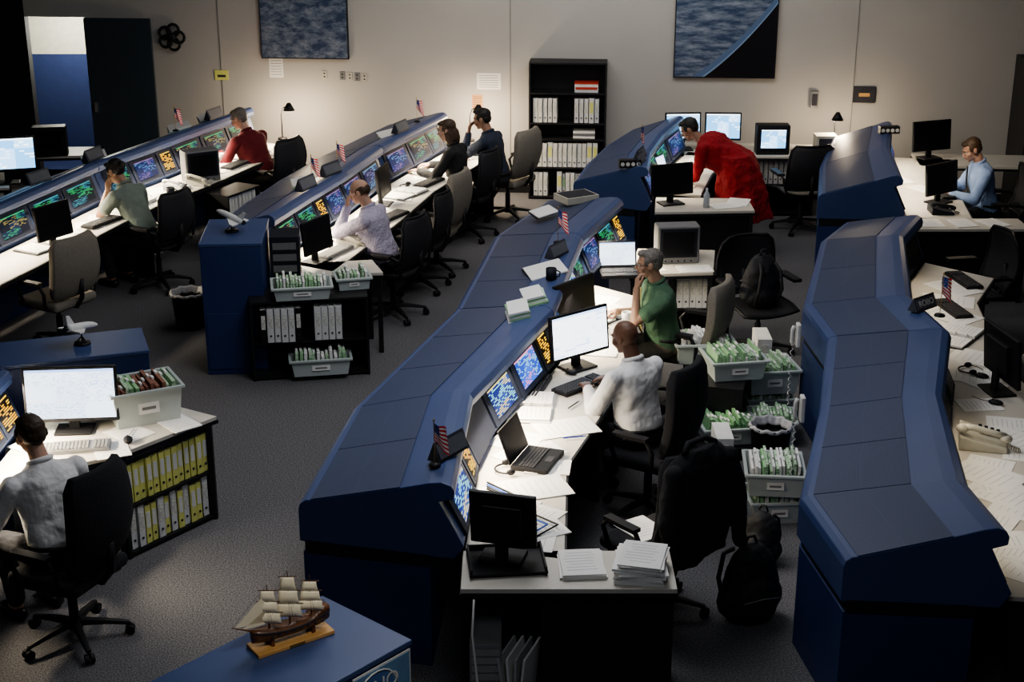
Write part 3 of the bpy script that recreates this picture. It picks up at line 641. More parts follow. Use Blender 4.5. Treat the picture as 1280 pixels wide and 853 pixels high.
def mug(loc,mat,label='coffee mug standing on the worktop'):
    e=T('coffee_mug',label,'mug',loc);mkobj(MB().lathe([(0,0),(.04,0),(.042,.09),(.037,.09),(.035,.01),(0,.01)],20),'cup',[mat],e);mkobj(MB().tube([(.04,0,.02),(.065,0,.03),(.068,0,.06),(.04,0,.075)],.006),'handle',[mat],e)
mug((.30,11.12,1.155),M_dgry,'dark coffee mug on top of the console')
flag((-.43,7.70,1.158),.0,1.0);sign((-.36,7.86,1.16),rad(55),None,1.15)
flag((.38,12.1,1.16),0,1.1);sign((.36,11.75,1.16),rad(60),None,1.1)
rtable([(1.02,12.55),(1.75,12.62),(1.85,13.3),(1.15,13.35)],'short cream return desk with black edge holding a television')
shelf_unit((1.62,12.95,0),0,.40,.45,.68,[.03,.36],'low black shelf unit under the return desk');put_binders((1.62,12.87,.375),0,-.17,.17,[B_w],'under the desk','binders under the return desk')
crt(S_off,(1.45,13.05,.742),rad(6),1.0,M_gry,'grey boxy television monitor with a dark screen')
paper((1.2,12.75,.742),.4);paper((1.6,12.72,.742),.1,.3,.2)
# ------------------------------------------------------------------ row B end
def blue_cab(loc,rz,w,d,h,label):
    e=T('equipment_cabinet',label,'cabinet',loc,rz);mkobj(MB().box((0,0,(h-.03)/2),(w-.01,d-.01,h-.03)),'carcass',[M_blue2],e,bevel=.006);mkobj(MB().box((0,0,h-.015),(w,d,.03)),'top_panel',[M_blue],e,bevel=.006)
    mkobj(MB().box((0,-d/2+.002,.3),(w*.9,.008,.5)),'front_panel',[M_blue2],e,bevel=.003);return e
blue_cab((-2.36,12.47,0),rad(4),.52,.78,1.16,'tall blue end cabinet holding a shuttle model')
shelf_unit((-1.72,12.17,0),rad(10),.98,.36,.70,[.03,.33],'black shelf unit with binders below plastic tubs')
put_binders((-1.72,12.1,.345),rad(10),-.40,-.05,[B_w,B_k],'on the low shelf','binders in the low shelf');put_binders((-1.72,12.1,.345),rad(10),.05,.30,[B_w],'on the low shelf','binders in the low shelf')
tub((-1.62,12.02,.045),rad(10),.5,.2,.15,12,label='low plastic tub of files on the bottom shelf')
tub((-1.76,12.10,.702),rad(10),.48,.30,.12,16,label='open plastic tub of green and white files')
tub((-1.36,12.35,.702),rad(14),.28,.24,.11,8,label='open plastic tub of files on the shelf unit')
rtable([(-2.05,12.48),(-1.12,12.62),(-1.25,13.0),(-2.05,12.86)],'short cream return desk at the end of the row')
O(MB().box((0,0,.18),(.25,.3,.36)).box((0,-.152,.28),(.2,.004,.06),1).box((0,-.152,.18),(.2,.004,.06),1).box((0,-.152,.08),(.2,.004,.06),1),'desk_organizer',[M_dgry,M_gry],'dark desk organizer with paper trays','organizer',loc=(-1.96,12.62,.742),rz=.1)
def orbiter(loc,rz,s,pitch,label):
    e=T('shuttle_model',label,'model',loc,rz);Q=Matrix.Translation((0,0,.10*s+.04))@Matrix.Rotation(rad(pitch),4,'X')@Matrix.Scale(s,4)
    mb=MB(Q);mb.tube([(0,.19,-.004),(0,.17,0),(0,.13,.004),(0,.08,.006),(0,-.12,.006),(0,-.15,.004)],[.004,.015,.026,.031,.032,.03],14,0)
    mb.prism([(0,.07),(.03,.02),(.12,-.08),(.125,-.13),(0,-.13),(-.125,-.13),(-.12,-.08),(-.03,.02)],-.022,-.010,0);mb.prism([(0,.07),(.03,.02),(.12,-.08),(.125,-.13),(0,-.13),(-.125,-.13),(-.12,-.08),(-.03,.02)],-.026,-.022,1)
    mb.rings([[V((x,-.07,.03)),V((x,-.15,.03)),V((x,-.17,.11)),V((x,-.135,.11))] for x in(-.004,.004)],0,False)
    for x,z in((-.014,0),(.014,0),(0,.022)): mb.cyl((x,-.14,z),(x,-.175,z),.007,.013,10,1)
    mkobj(mb,'orbiter',[M_whitec,M_ink],e)
    mb=MB();mb.lathe([(0,0),(.07*s,0),(.065*s,.015),(0,.018)],20);mb.cyl((0,0,.01),(0,0,.10*s+.035),.006,n=8)
    for a in(0,2.09,4.19): mb.tube([(0,0,.06),(.07*math.cos(a)*s,.07*math.sin(a)*s,.0)],.004,6)
    mkobj(mb,'stand',[M_blk],e)
orbiter((-2.38,12.45,1.16),rad(60),.85,15,'white shuttle orbiter model on a black tripod stand')
lcd(S_off,(-1.70,12.92,.742),rad(62),.42,.30,'black flat monitor angled on the desk',.1)
p,r=rp(Bs,2.35,.30);lcd(S_off,p,r+.3,.40,.30,'black flat monitor angled on the desk',.1)
for s in(.3,.5,.7,.85,1.0,1.35,1.5,1.6,1.9,2.2,2.45,2.6,2.8,3.1,3.4,3.55,3.7,4.0,4.3,4.6):
    p,r=rp(Bs,s,R.uniform(.22,.47));paper(p,r+R.uniform(-.8,.8),.216,.28,R.choice([1,1,3]))
p,r=rp(Bs,.9,.45);phone(p,r);p,r=rp(Bs,2.0,.5);keyboard(p,r);p,r=rp(Bs,3.2,.45);keyboard(p,r);p,r=rp(Bs,.5,.42);keyboard(p,r,M_gry,'grey computer keyboard on the desk')
for s,o,c in((1.25,.33,M_blk),(2.75,.35,M_blk),(3.9,.3,M_whitec)): p,r=rp(Bs,s,o);openbinder(p,r,c)
for s in(1.3,2.0,4.1): p,r=rp(Bs,s,-.12,1.16);flag(p,0,1.0)
for s in(1.1,1.75,3.6): p,r=rp(Bs,s,-.10,1.16);sign(p,r,None,1.2)
for s,o in((1.5,-.3),(3.6,-.25)):
    p,r=rp(Bs,s,o,1.10);hoodstack(p[0],p[1],.2,3,[M_pap,M_lgreen],.22,.3,.012,'stack of papers on top of the console',1.10)
# row C
crt(S_off,(-3.38,16.0,.742),rad(30),1.0,M_gry,'grey boxy television monitor on the desk');lcd(S_off,(-4.15,13.35,.742),rad(60),.42,.32,'black flat monitor seen from the side',.1)
for s in(1.6,1.75,1.9,2.2,2.5,2.65,2.8,3.1,3.4,3.55,3.7,4.0,4.2,4.6,4.75,4.9,5.2,5.5,5.8):
    p,r=rp(Cs,s,R.uniform(.22,.44));paper(p,r+R.uniform(-.8,.8),.216,.28,R.choice([1,1,3]))
p,r=rp(Cs,4.1,.48);phone(p,r,M_putty);p,r=rp(Cs,2.3,.42);keyboard(p,r);p,r=rp(Cs,4.9,.42);keyboard(p,r);p,r=rp(Cs,3.8,.4);phone(p,r,M_whitec,'white desk telephone on the worktop')
for s,o,c in((1.4,.33,M_blk),(3.0,.35,M_whitec),(5.35,.3,M_blk)): p,r=rp(Cs,s,o);openbinder(p,r,c)
for s in(4.6,): p,r=rp(Cs,s,-.12,1.16);flag(p,0,1.0)
for s,o in((2.0,-.12),(3.1,-.12),(5.3,-.1)): p,r=rp(Cs,s,o,1.16);sign(p,r,None,1.2)
for s in(3.4,4.9,5.5):
    p,r=rp(Cs,s,-.3,1.10);hoodstack(p[0],p[1],.3,2,[pm('teal_pad',(.25,.42,.45)),M_pap],.25,.3,.02,'stack of manuals on top of the console',1.10)
def headset_item(loc,rz):
    mb=MB();mb.tube([(.075*math.cos(a*.3142),.085*math.sin(a*.3142),.012) for a in range(11)],.006,6);mb.ell((.075,0,.02),(.016,.028,.02));mb.ell((-.075,0,.02),(.016,.028,.02));mb.tube([(.075,0,.02),(.06,-.06,.012),(.0,-.09,.012)],.003,6)
    O(mb,'headset',[M_blk],'black telephone headset lying on the worktop','headset',loc=loc,rz=rz)
for S_,s,o in((A,1.7,.25),(A,6.4,.3),(Bs,.7,.3),(Bs,3.0,.3),(Cs,3.3,.3),(Cs,4.4,.25),(Gs,3.6,.3),(Gs,5.6,.35)): p,r=rp(S_,s,o,.750);headset_item(p,r+.5)
for S_,s,o,m in((A,6.9,.55,M_whitec),(Bs,1.8,.25,M_whitec),(Bs,4.2,.4,M_red),(Cs,3.5,.5,M_dgry),(Cs,5.0,.15,M_whitec)): p,r=rp(S_,s,o,.746);mug(p,m)
shelf_unit((-2.98,15.75,0),rad(62),.55,.32,.69,[.03,.36],'black shelf with white binders under the desk');put_binders((-2.98,15.75,.375),rad(62),-.24,.24,[B_w],'under the desk','binders under the far desk');put_binders((-2.98,15.75,.045),rad(62),-.24,.24,[B_w],'under the desk','binders under the far desk')
rtable([(-6.3,15.4),(-5.3,15.6),(-5.5,16.3),(-6.4,16.1)],'dark side desk holding a bright monitor')
lcd(S_cyan,(-5.35,15.75,.742),rad(15),.62,.36,'flat monitor with a bright pale blue screen',.14)
crt(S_off,(-5.3,17.2,.742),.2,1.0,M_blk)
rtable([(-6.0,16.95),(-4.85,17.1),(-4.9,17.55),(-6.0,17.5)],'dark desk with a monitor by the door')
# ------------------------------------------------------------------ row D (near left)
rtable([(-3.22,7.75),(-3.0,8.42),(-2.47,8.80),(-1.98,9.40),(-2.42,9.66),(-3.18,9.35)],'cream desktop with black edge above yellow binders')
blue_cab((-3.06,9.92,0),rad(19),1.0,.5,1.05,'blue equipment cabinet with a shuttle model on top')
blue_cab((-4.25,9.75,0),rad(19),.6,.6,1.0,'blue equipment cabinet at the end of the row')
orbiter((-3.0,9.97,1.05),rad(-30),.85,-10,'white shuttle orbiter model on a black stand')
shelf_unit((-2.36,9.16,0),rad(53),.76,.30,.69,[.03,.355],'black shelf unit filled with yellow binders')
put_binders((-2.36,9.16,.37),rad(53),-.34,.35,[B_y],'in the black shelf unit','yellow binders in the shelf unit');put_binders((-2.36,9.16,.045),rad(53),-.34,.35,[B_y,B_y,B_w],'in the black shelf unit','yellow binders in the shelf unit')
mb=MB();mb.box((0,0,.17),(.2,.2,.34))
for k in range(6): mb.box((0,-.105,.03+k*.052),(.17,.02,.012),1)
O(mb,'paper_tray',[M_dgry,M_whitec],'grey slotted paper tray tower on the floor','tray',loc=(-2.64,8.62,0),rz=rad(53))
lcd(S_doc,(-2.86,9.12,.742),rad(5),.60,.37,'large black monitor showing a white spreadsheet',.08)
keyboard((-2.78,8.86,.742),rad(10),M_gry,'grey computer keyboard on the desk');mouse((-2.47,8.97,.742),.3)
tub((-2.47,9.40,.742),rad(28),.46,.36,.25,12,[M_brownf,M_lgreen,M_brownf,M_folder],'large plastic tub of brown and green folders on the desk',.03)
paper((-2.22,9.28,.742),.7,.2,.3,2,'pale green form on the desk');paper((-2.95,8.62,.742),.5);paper((-2.5,9.12,.742),.9);paper((-3.08,8.3,.742),.2,.25,.32,3)
paper((-2.92,9.25,.742),.0,.3,.3,2);paper((-2.55,8.85,.742),.4);paper((-3.05,8.9,.742),1.0)
# ------------------------------------------------------------------ trash bins
def bin_(loc,r,h,label):
    e=T('waste_bin',label,'waste bin',loc);mkobj(MB().lathe([(0,.0),(r*.8,0),(r,h),(r*1.04,h),(r*1.04,h-.015),(r*.96,h-.01),(r*.77,.01),(0,.01)],28),'bin_body',[M_blk],e)
    def f(u,v):
        a=u*6.28318;q=r*(1.09-.30*v)+.006*math.sin(a*17);return V((q*math.cos(a),q*math.sin(a),h+.012*math.sin(a*9)*.5-abs(v-.3)*.09+.015))
    mkobj(MB().grid(f,60,6),'bin_liner',[pm('clear_liner',(.42,.42,.43),rough=.25)],e,solid=.002)
bin_((-2.98,13.3,0),.16,.34,'black round waste bin with a plastic liner')
bin_((1.88,10.15,0),.15,.36,'round waste bin lined with a clear bag')
# ------------------------------------------------------------------ ship on cabinet
blue_cab((-1.14,5.83,0),rad(-41.5),.62,1.35,1.0,'blue cabinet holding a model sailing ship')
def ship(loc,rz,sc=1.3):
    e=T('model_ship','wooden three-masted model sailing ship with cream sails','model ship',loc,rz);e.scale=(sc,sc,sc)
    mkobj(MB().box((0,0,.008),(.30,.10,.016)),'display_board',[M_wood2],e,bevel=.003)
    mkobj(MB().box((0,.051,.009),(.06,.002,.01)),'brass_plate',[M_gold],e)
    for x in(-.08,.08): mkobj(MB().box((x,0,.025),(.012,.05,.03)),'cradle',[M_wood],e)
    rs=[]
    for k in range(13):
        f=k/12;x=-.15+.30*f;w=.034*math.sin(math.pi*min(max(f*.9+.07,0),1))**.5;sh=.072+.018*(2*f-1)**2+(.012 if f<.25 else 0);kz=.028+.02*max(0,(f-.8)*5)**2*.6+.012*max(0,.12-f)*8
        rs.append([V((x,-w,sh)),V((x,-w*1.05,sh-.015)),V((x,-w*.8,kz+.014)),V((x,0,kz)),V((x,w*.8,kz+.014)),V((x,w*1.05,sh-.015)),V((x,w,sh))])
    mkobj(MB().rings(rs,0,True),'hull',[M_wood],e)
    mb=MB()
    for s in(-1,1): mb.tube([V((-.15+.30*k/12,s*(.0345*math.sin(math.pi*min(max(k/12*.9+.07,0),1))**.5+.001),.066+.018*(2*k/12-1)**2)) for k in range(13)],.003,6)
    mkobj(mb,'gunwale',[M_ink],e)
    mb=MB()
    for s in(-1,1):
        for k in range(8): mb.box((-.11+.028*k,s*.035,.060),(.010,.004,.008))
    mkobj(mb,'gun_port',[M_ink],e)['kind']='stuff'
    mkobj(MB().cyl((.14,0,.085),(.22,0,.125),.004,.002,8),'bowsprit',[M_wood],e)
    # yards braced round so that the sails show broadside
    ca,sa=math.cos(rad(-55)),math.sin(rad(-55))
    for x,h in((-.085,.235),(.0,.28),(.08,.25)):
        mkobj(MB().cyl((x,0,.06),(x,0,h),.004,.0015,8),'mast',[M_wood],e)
        n=3
        for k in range(n):
            z0=.10+(h-.12)*k/n;z1=z0+(h-.12)/n*.94;w0=.046-.008*k;w1=.041-.009*k
            mkobj(MB().cyl((x-sa*w0*1.1,-ca*w0*1.1,z1),(x+sa*w0*1.1,ca*w0*1.1,z1),.0018,n=6),'yard',[M_wood],e)
            def f(u,v,z0=z0,z1=z1,w0=w0,w1=w1,x=x):
                d=.006+.010*math.sin(math.pi*v)*(1-(2*u-1)**2*.5);y=(u-.5)*2*(w0+(w1-w0)*v);return V((x+ca*d+sa*y,-sa*d+ca*y,z0+(z1-z0)*v))
            mkobj(MB().grid(f,6,6),'sail',[M_sail],e,solid=.001)
    for p in([(.21,0,.12),(.10,0,.11),(.085,0,.22)],[(.18,0,.105),(.095,0,.10),(.085,0,.16)]):
        mkobj(MB().add([V(q) for q in p],[(0,1,2)]),'jib',[M_sail],e,solid=.001)
    mb=MB()
    for x,h in((-.085,.235),(.0,.28),(.08,.25)):
        for s in(-1,1):
            for d in(-.015,0,.015): mb.cyl((x+d,s*.034,.075),(x,0,h*.8),.0004,n=4)
    mb.cyl((.0,0,.28),(.08,0,.18),.0005,n=4);mb.cyl((.08,0,.25),(.22,0,.125),.0005,n=4);mb.cyl((-.085,0,.235),(0,0,.16),.0005,n=4)
    mkobj(mb,'rigging',[M_ink],e)
ship((-1.02,6.12,1.0),rad(215))
cab=V((-1.14,5.83,0));ca=rad(-41.5);ux=V((math.cos(ca),math.sin(ca),0))
e=T('emblem_sticker','square white-bordered sticker with blue and white space emblem','sticker',(cab+ux*.3125+V((-math.sin(ca)*.475,math.cos(ca)*.475,.83))),ca+rad(90))
mkobj(MB().box((0,0,0),(.36,.006,.27)),'border',[M_whitec],e,bevel=.002)
mkobj(MB().box((0,-.004,0),(.34,.003,.25)),'field',[pm('sticker_blue',(.14,.27,.45))],e)
mb=MB();mb.ell((-.04,-.005,.0),(.12,.002,.11),n=28);mkobj(mb,'disc',[pm('sticker_mid',(.07,.15,.36))],e)
mb=MB();mb.tube([V((-.04+.125*math.cos(t*.3),-.007,.115*math.sin(t*.3))) for t in range(22)],.004,6);mkobj(mb,'orbit_ring',[M_whitec],e)
text('UNO',.10,M_whitec,e,(-.02,-.009,.035),(rad(90),0,0))
# ------------------------------------------------------------------ bins and shelf behind white-shirt man
shelf_unit((1.60,11.05,0),rad(75),.85,.5,.46,[.03],'low black storage stand under plastic tubs')
tub((1.50,11.27,.462),rad(5),.46,.34,.17,16,[M_pap,M_lgreen,M_pap],'large plastic tub of white files');tub((1.70,10.92,.462),rad(10),.42,.36,.16,14,[M_lgreen,M_folder,M_pap],'plastic tub of green files')
tub((1.62,10.50,.10),rad(8),.42,.30,.14,14,[pm('green_cards',(.06,.30,.09),(.4,.55,.35),scale=120)],'low tub packed with green cards')
mb=MB();mb.box((0,0,.05),(.5,.4,.09));O(mb,'plastic_crate',[M_blk],'black low crate on the floor','crate',loc=(1.62,10.50,0),rz=.1)
tub((2.02,11.2,.0),rad(4),.36,.34,.20,9,label='plastic tub of files on the carpet');tub((2.02,11.2,.24),rad(9),.40,.38,.20,14,label='plastic tub of files stacked on another tub')
tub((1.98,10.68,.0),rad(-4),.34,.30,.22,12,label='plastic tub packed with files on the carpet')
tub((1.80,9.42,.0),rad(4),.38,.32,.17,10,label='plastic tub of files on the carpet');tub((1.78,9.42,.22),rad(-5),.38,.40,.17,14,label='stacked plastic tub packed with green files')
for x,y,z in((1.5,9.95,.0),(2.1,12.0,.0)):
    mb=MB();mb.box((0,0,.2),(.12,.3,.4));mb.box((0,-.152,.3),(.06,.004,.1),1);O(mb,'file_box',[M_whitec,M_lab],'white upright file box with a label','box',loc=(x,y,z))
for (x,y,z) in((2.14,10.6,.93),(1.93,9.25,.9)):
    e=T('wall_telephone','white telephone handset hooked on the console back','telephone',(x-.02,y,z-.14),rad(-90))
    mkobj(MB().box((0,0,.1),(.08,.03,.18)),'cradle',[M_whitec],e,bevel=.008)
    mkobj(MB().tube([(0,-.035,.02),(0,-.045,.05),(0,-.045,.14),(0,-.035,.17)],.013),'handset',[M_whitec],e)
    mkobj(MB().tube([(.0+.012*math.cos(t*1.4),-.04+.012*math.sin(t*1.4),0-.012*t) for t in range(40)],.003,5),'cord',[M_whitec],e)
def backpack(loc,rz,s,label):
    mb=MB();mb.ell((0,0,.24*s),(.17*s,.11*s,.25*s));mb.ell((0,-.08*s,.17*s),(.13*s,.08*s,.14*s));mb.ell((0,0,.10*s),(.18*s,.12*s,.12*s));mb.ell((.14*s,0,.14*s),(.06*s,.07*s,.1*s));mb.ell((-.14*s,0,.14*s),(.06*s,.07*s,.1*s))
    e=T('backpack',label,'bag',loc,rz);me=remesh(mb,.012,[M_bag],3,'pack_body',.03);mkobj(me,'pack_body',[M_bag],e)
    mb=MB()
    for x in(-.07,.07): mb.tube([(x*s,.09*s,.42*s),(x*1.3*s,.16*s,.36*s),(x*1.6*s,.17*s,.2*s),(x*1.5*s,.1*s,.05*s)],.014*s)
    mkobj(mb,'shoulder_strap',[M_bag],e);mkobj(MB().tube([(-.04*s,.02,.47*s),(-.02*s,.02,.52*s),(.02*s,.02,.52*s),(.04*s,.02,.47*s)],.009*s),'carry_loop',[M_bag],e)
    mkobj(MB().tube([(-.12*s,-.155*s,.2*s),(0,-.172*s,.22*s),(.12*s,-.155*s,.2*s)],.004),'zipper',[M_gry],e)
backpack((1.42,8.02,0),rad(20),1.05,'black nylon backpack slumped on the carpet');backpack((1.60,8.75,0),rad(-30),.75,'black shoulder bag standing on the carpet')
# ------------------------------------------------------------------ E / far wall
rtable([(1.42,14.62),(2.42,14.68),(2.42,15.15),(1.48,15.2)],'black-fronted desk with cream top holding a monitor')
o=mkobj(MB().box((0,0,.34),(.9,.03,.68)),'modesty_panel',[M_black],loc=(1.93,14.78,0));tag(o,'black modesty panel standing under the desk','panel')
lcd(S_off,(1.62,14.9,.742),rad(20),.46,.32,'black flat monitor on the desk',.1);paper((2.15,14.85,.742),.3,.3,.2,2);paper((2.3,15.0,.742),-.3)
mb=MB().lathe([(0,0),(.032,0),(.032,.13),(.012,.17),(.012,.2),(0,.2)],16);O(mb,'water_bottle',[pm('clear_plastic',(.5,.55,.6),rough=.15)],'clear plastic water bottle on the desk','bottle',loc=(1.95,14.8,.742))
for k in range(2):
    lcd(S_cyan,(1.98+.46*k,17.35,.742),rad(5-8*k),.42,.32,'flat monitor with a bright screen against the wall',.12)
rtable([(1.98,17.1),(4.1,17.0),(4.15,17.62),(1.98,17.8)],'long dark desk along the wall with monitors')
shelf_unit((3.1,17.35,0),0,.8,.35,.69,[.03,.36],'black shelf under the wall desk');put_binders((3.1,17.35,.375),0,-.36,.36,[B_w],'under the wall desk','binders under the wall desk')
crt(S_cyan,(2.99,17.3,.742),rad(0),1.0,M_blk,'black boxy television with a bright blue picture')
O(MB().box((0,0,.1),(.24,.2,.2)).box((0,-.1,.12),(.18,.01,.1),1),'desk_printer',[M_putty,M_ink],'small putty coloured printer on the wall desk','printer',loc=(3.62,17.3,.742))
laptop(S_doc,(1.72,15.9,.742),rad(60),'open laptop with a bright screen',110)
for s in(.2,.5,.85): p,r=rp(Es,s,-.1,1.16);(flag if s>.6 else sign)(p,r)
for s in(1.2,1.7,2.2,2.6): p,r=rp(Es,s,.3);paper(p,r,.216,.28)
e=T('headset_rack','small rack of white cups on top of the console','rack',(1.18,14.9,1.13),.1);mkobj(MB().box((0,0,.04),(.22,.08,.08)),'box',[M_blk],e)
for k in range(4): mkobj(MB().cyl((-.08+.053*k,-.041,.04),(-.08+.053*k,-.046,.04),.02,n=12),'lamp_lens',[M_whitec],e)
e=clone(e,(4.12,16.4,1.15),.1)
O(MB().box((0,0,.03),(.34,.26,.06)).box((0,0,.062),(.30,.22,.004),1),'equipment_box',[M_putty,M_ink],'beige flat equipment box on the console','box',loc=(.60,13.8,1.08),rz=.5,)
hoodstack(.28,13.3,.3,2,[M_dgry,M_pap],.2,.25,.01,'dark folder on top of the console',1.09)
lcd(S_off,(4.35,14.95,.742),rad(35),.46,.32,'black flat monitor on the desk',.1);keyboard((4.45,15.3,.742),rad(95));paper((4.3,15.55,.742),.5);phone((4.25,14.6,.742),rad(90),M_dgry,'dark desk telephone on the worktop')
paper((4.1,15.95,.742),.3,.3,.4);lcd(S_off,(4.75,16.9,.742),rad(20),.5,.34,'black flat monitor on a rear desk',.1)
rtable([(4.55,16.6),(5.9,16.5),(5.95,17.1),(4.6,17.2)],'dark rear desk holding a monitor');rtable([(3.85,14.0),(4.95,14.0),(4.95,14.38),(3.85,14.38)],'black return desk at the row end')
o=mkobj(MB().box((0,0,.34),(1.05,.03,.68)),'modesty_panel',[M_black],loc=(4.4,14.05,0));tag(o,'black modesty panel standing under the desk','panel')
for k in range(3): paper((4.05+.3*k,14.2,.742),.2*k)
O(MB().box((0,0,.9),(.5,.6,1.8)).box((0,-.305,.9),(.46,.01,1.7)).box((.18,-.32,1.0),(.015,.02,.15),1),'tall_cabinet',[M_black,M_dgry],'tall black storage cabinet standing by the wall','cabinet',loc=(6.1,17.4,0),bevel=.01)
phone((3.02,8.95,.742),rad(75),M_putty,sc=1.35)
for s in [.5,.7,.9,1.1,1.3,1.7,2.0,2.3,2.5,2.7,3.0,3.4,3.8,4.2,4.6,5.3,5.5,5.8,6.1,6.4,6.9,7.3,7.8,8.3]:
    p,r=rp(Gs,s,R.uniform(.2,.55));paper(p,r+R.uniform(-.6,.6),*R.choice([(.216,.28),(.3,.42)]))
p,r=rp(Gs,6.6,.4);openbinder(p,r,M_blk)
keyboard((3.85,12.35,.742),rad(100));keyboard((3.55,11.6,.742),rad(100));mouse((3.35,10.1,.742),1);mouse((3.3,9.6,.742),1)
sign((2.97,10.42,1.16),rad(40),'ROBO',1.0);flag((3.05,10.25,1.16),.3,1.15)
exec_chair(M_beige,label='beige high-back office chair at the worktop',loc=(4.25,11.0,0),rz=rad(85))
lcd(S_off,(3.42,9.85,.742),rad(100),.50,.36,'black flat monitor at the worktop edge',.1)
# ------------------------------------------------------------------ chairs
K=exec_chair(M_fab,label='black high-back office chair behind the white-shirted person',loc=(.93,9.44,0),rz=rad(58),top=1.16,w=.47)
clone(K,(.86,8.12,0),rad(40),'black high-back office chair with a jacket over it')
clone(K,(-2.56,7.80,0),rad(66),'black office chair under the seated person')
clone(K,(3.75,9.6,0),rad(80),'black high-back office chair at the worktop')
BG=exec_chair(M_beige,label='beige high-back office chair behind the green-shirted person',loc=(1.40,11.44,0),rz=rad(66),w=.50)
clone(BG,(-.78,15.05,0),rad(70),'beige and grey high-back office chair');clone(BG,(-4.02,12.75,0),rad(60),'beige high-back office chair by the far desk');clone(BG,(-.05,17.1,0),rad(60),'grey high-back office chair near the wall')
MC=mesh_chair((-1.12,13.6,0),rad(65),'black mesh-back office chair under the seated person')
clone(MC,(-.93,14.45,0),rad(75),'empty black mesh-back office chair at the desk');clone(MC,(-3.52,14.5,0),rad(65),'black mesh-back office chair under the seated person')
clone(MC,(-2.72,16.85,0),rad(60),'black mesh-back office chair under the seated person');clone(MC,(-.48,16.3,0),rad(65),'black office chair under the seated person')
clone(MC,(2.15,12.55,0),rad(200),'black mesh-back office chair with a backpack on it');clone(MC,(3.25,16.6,0),rad(10),'empty black mesh-back office chair by the wall desk')
clone(MC,(5.05,15.4,0),rad(85),'black mesh-back office chair under the seated person');clone(MC,(4.1,12.9,0),rad(100),'black mesh-back office chair at the worktop')
backpack((2.15,12.5,.47),rad(200),1.0,'black backpack resting on an office chair')
clone(MC,(-3.12,6.75,0),rad(20),'black mesh-back office chair at the near desk')
paper((.78,8.2,.51),.5,.22,.28,2,'white papers lying on the chair seat')
e=T('jacket','black jacket draped over the back of an office chair','jacket',(.86,8.12,0),rad(40))
yb_=lambda z:-.225-.16*(z-.5)-.04*math.sin((z-.5)*6)
mb=MB();rs=[];N=36
for k in range(15):
    f=k/14;z=1.20-.71*f
    hw=.22+.075*min(1,(f*3.0))**.7+.02*f;th=.060+.030*f
    if k==0:hw,th=.13,.025
    if k==1:hw,th=.20,.05
    rg=[]
    for i in range(N):
        a=6.28318*i/N;rip=1+(.07+.30*f)*math.sin(a*7+f*2)*(.5+.5*math.cos(a*2+1))
        x=hw*math.copysign(abs(math.cos(a))**.8,math.cos(a));y=th*math.sin(a)*rip+.04*(x/hw)**2
        rg.append(V((x*(1+.03*math.sin(9*f+a*3)),yb_(max(z,.55))-.035-.01*f+y,z+.02*math.sin(a*4)*f)))
    rs.append(rg)
mb.rings(rs,0,True)
for s in(-1,1):
    mb.caps((s*.23,-.34,1.09),(s*.30,-.37,.82),.052,.050);mb.caps((s*.30,-.37,.82),(s*.29,-.40,.54),.050,.042)
mkobj(remesh(mb,.011,[M_fab],2,'coat_body',.025,.10),'coat_body',[M_fab],e)
mkobj(MB().tube([(-.13,-.32,1.19),(-.07,-.29,1.225),(.07,-.29,1.225),(.13,-.32,1.19)],.018),'collar',[M_fab],e)
# ------------------------------------------------------------------ people
def ik(a,b,l1,l2,pole):
    d=b-a;D=min(d.length,l1+l2-.006);dn=d.normalized();b=a+dn*D;x=(l1*l1-l2*l2+D*D)/(2*D);h=math.sqrt(max(l1*l1-x*x,0));p=pole-dn*pole.dot(dn);p.normalize();return a+dn*x+p*h,b
def hand(mb,w,d,up,ts,curl=.35):
    d=d.normalized();up=(up-d*up.dot(d)).normalized();x=d.cross(up)
    M=Matrix((x,d,up)).transposed();P=lambda a,b,c:w+M@V((a,b,c))
    mb.ell(P(0,.045,0),(.036,.048,.015),M,12)
    for i,L in enumerate((.070,.080,.074,.056)):
        xk=ts*(.031-.0205*i);k=V((xk,.086-.004*abs(i-1),0));mb.caps(P(xk*.6,.012,0),P(*k),.014,.0105,8)
        a=0;p=k;seg=(.45,.31,.24);r=(.0100,.0092,.0085,.0075);sp=ts*(.06-.05*i)
        for j in range(3):
            a+=curl*(.9 if j==0 else 1.1);q=p+V((sp*L*seg[j],math.cos(a)*L*seg[j],-math.sin(a)*L*seg[j]));mb.caps(P(*p),P(*q),r[j],r[j+1],8);p=q
    t=[V((ts*.022,.02,-.004)),V((ts*.048,.048,-.014)),V((ts*.060,.073,-.020)),V((ts*.062,.095,-.026))]
    for a,b,r0,r1 in((t[0],t[1],.015,.0125),(t[1],t[2],.0125,.0105),(t[2],t[3],.0105,.009)): mb.caps(P(*a),P(*b),r0,r1,8)
def skin(n,c): return pm('skin_'+n,c,tuple(x*.93 for x in c),rough=.5,scale=20)
M_eye=pm('eye_white',(.7,.68,.65),rough=.2);M_iris=pm('iris_dark',(.02,.012,.01),rough=.2);M_lip=pm('lip',(.35,.13,.11),rough=.5)
M_shoe=pm('black_leather',(.012,.011,.011),rough=.35)
TORSO=[(-.05,.150,.110,-.01),(0,.162,.120,-.01),(.06,.166,.124,-.008),(.13,.160,.120,-.004),(.20,.158,.117,0),(.27,.164,.118,0),(.34,.174,.120,-.004),(.40,.178,.112,-.010),(.445,.168,.096,-.016),(.475,.125,.078,-.018),(.50,.085,.064,-.018),(.52,.062,.056,-.015)]
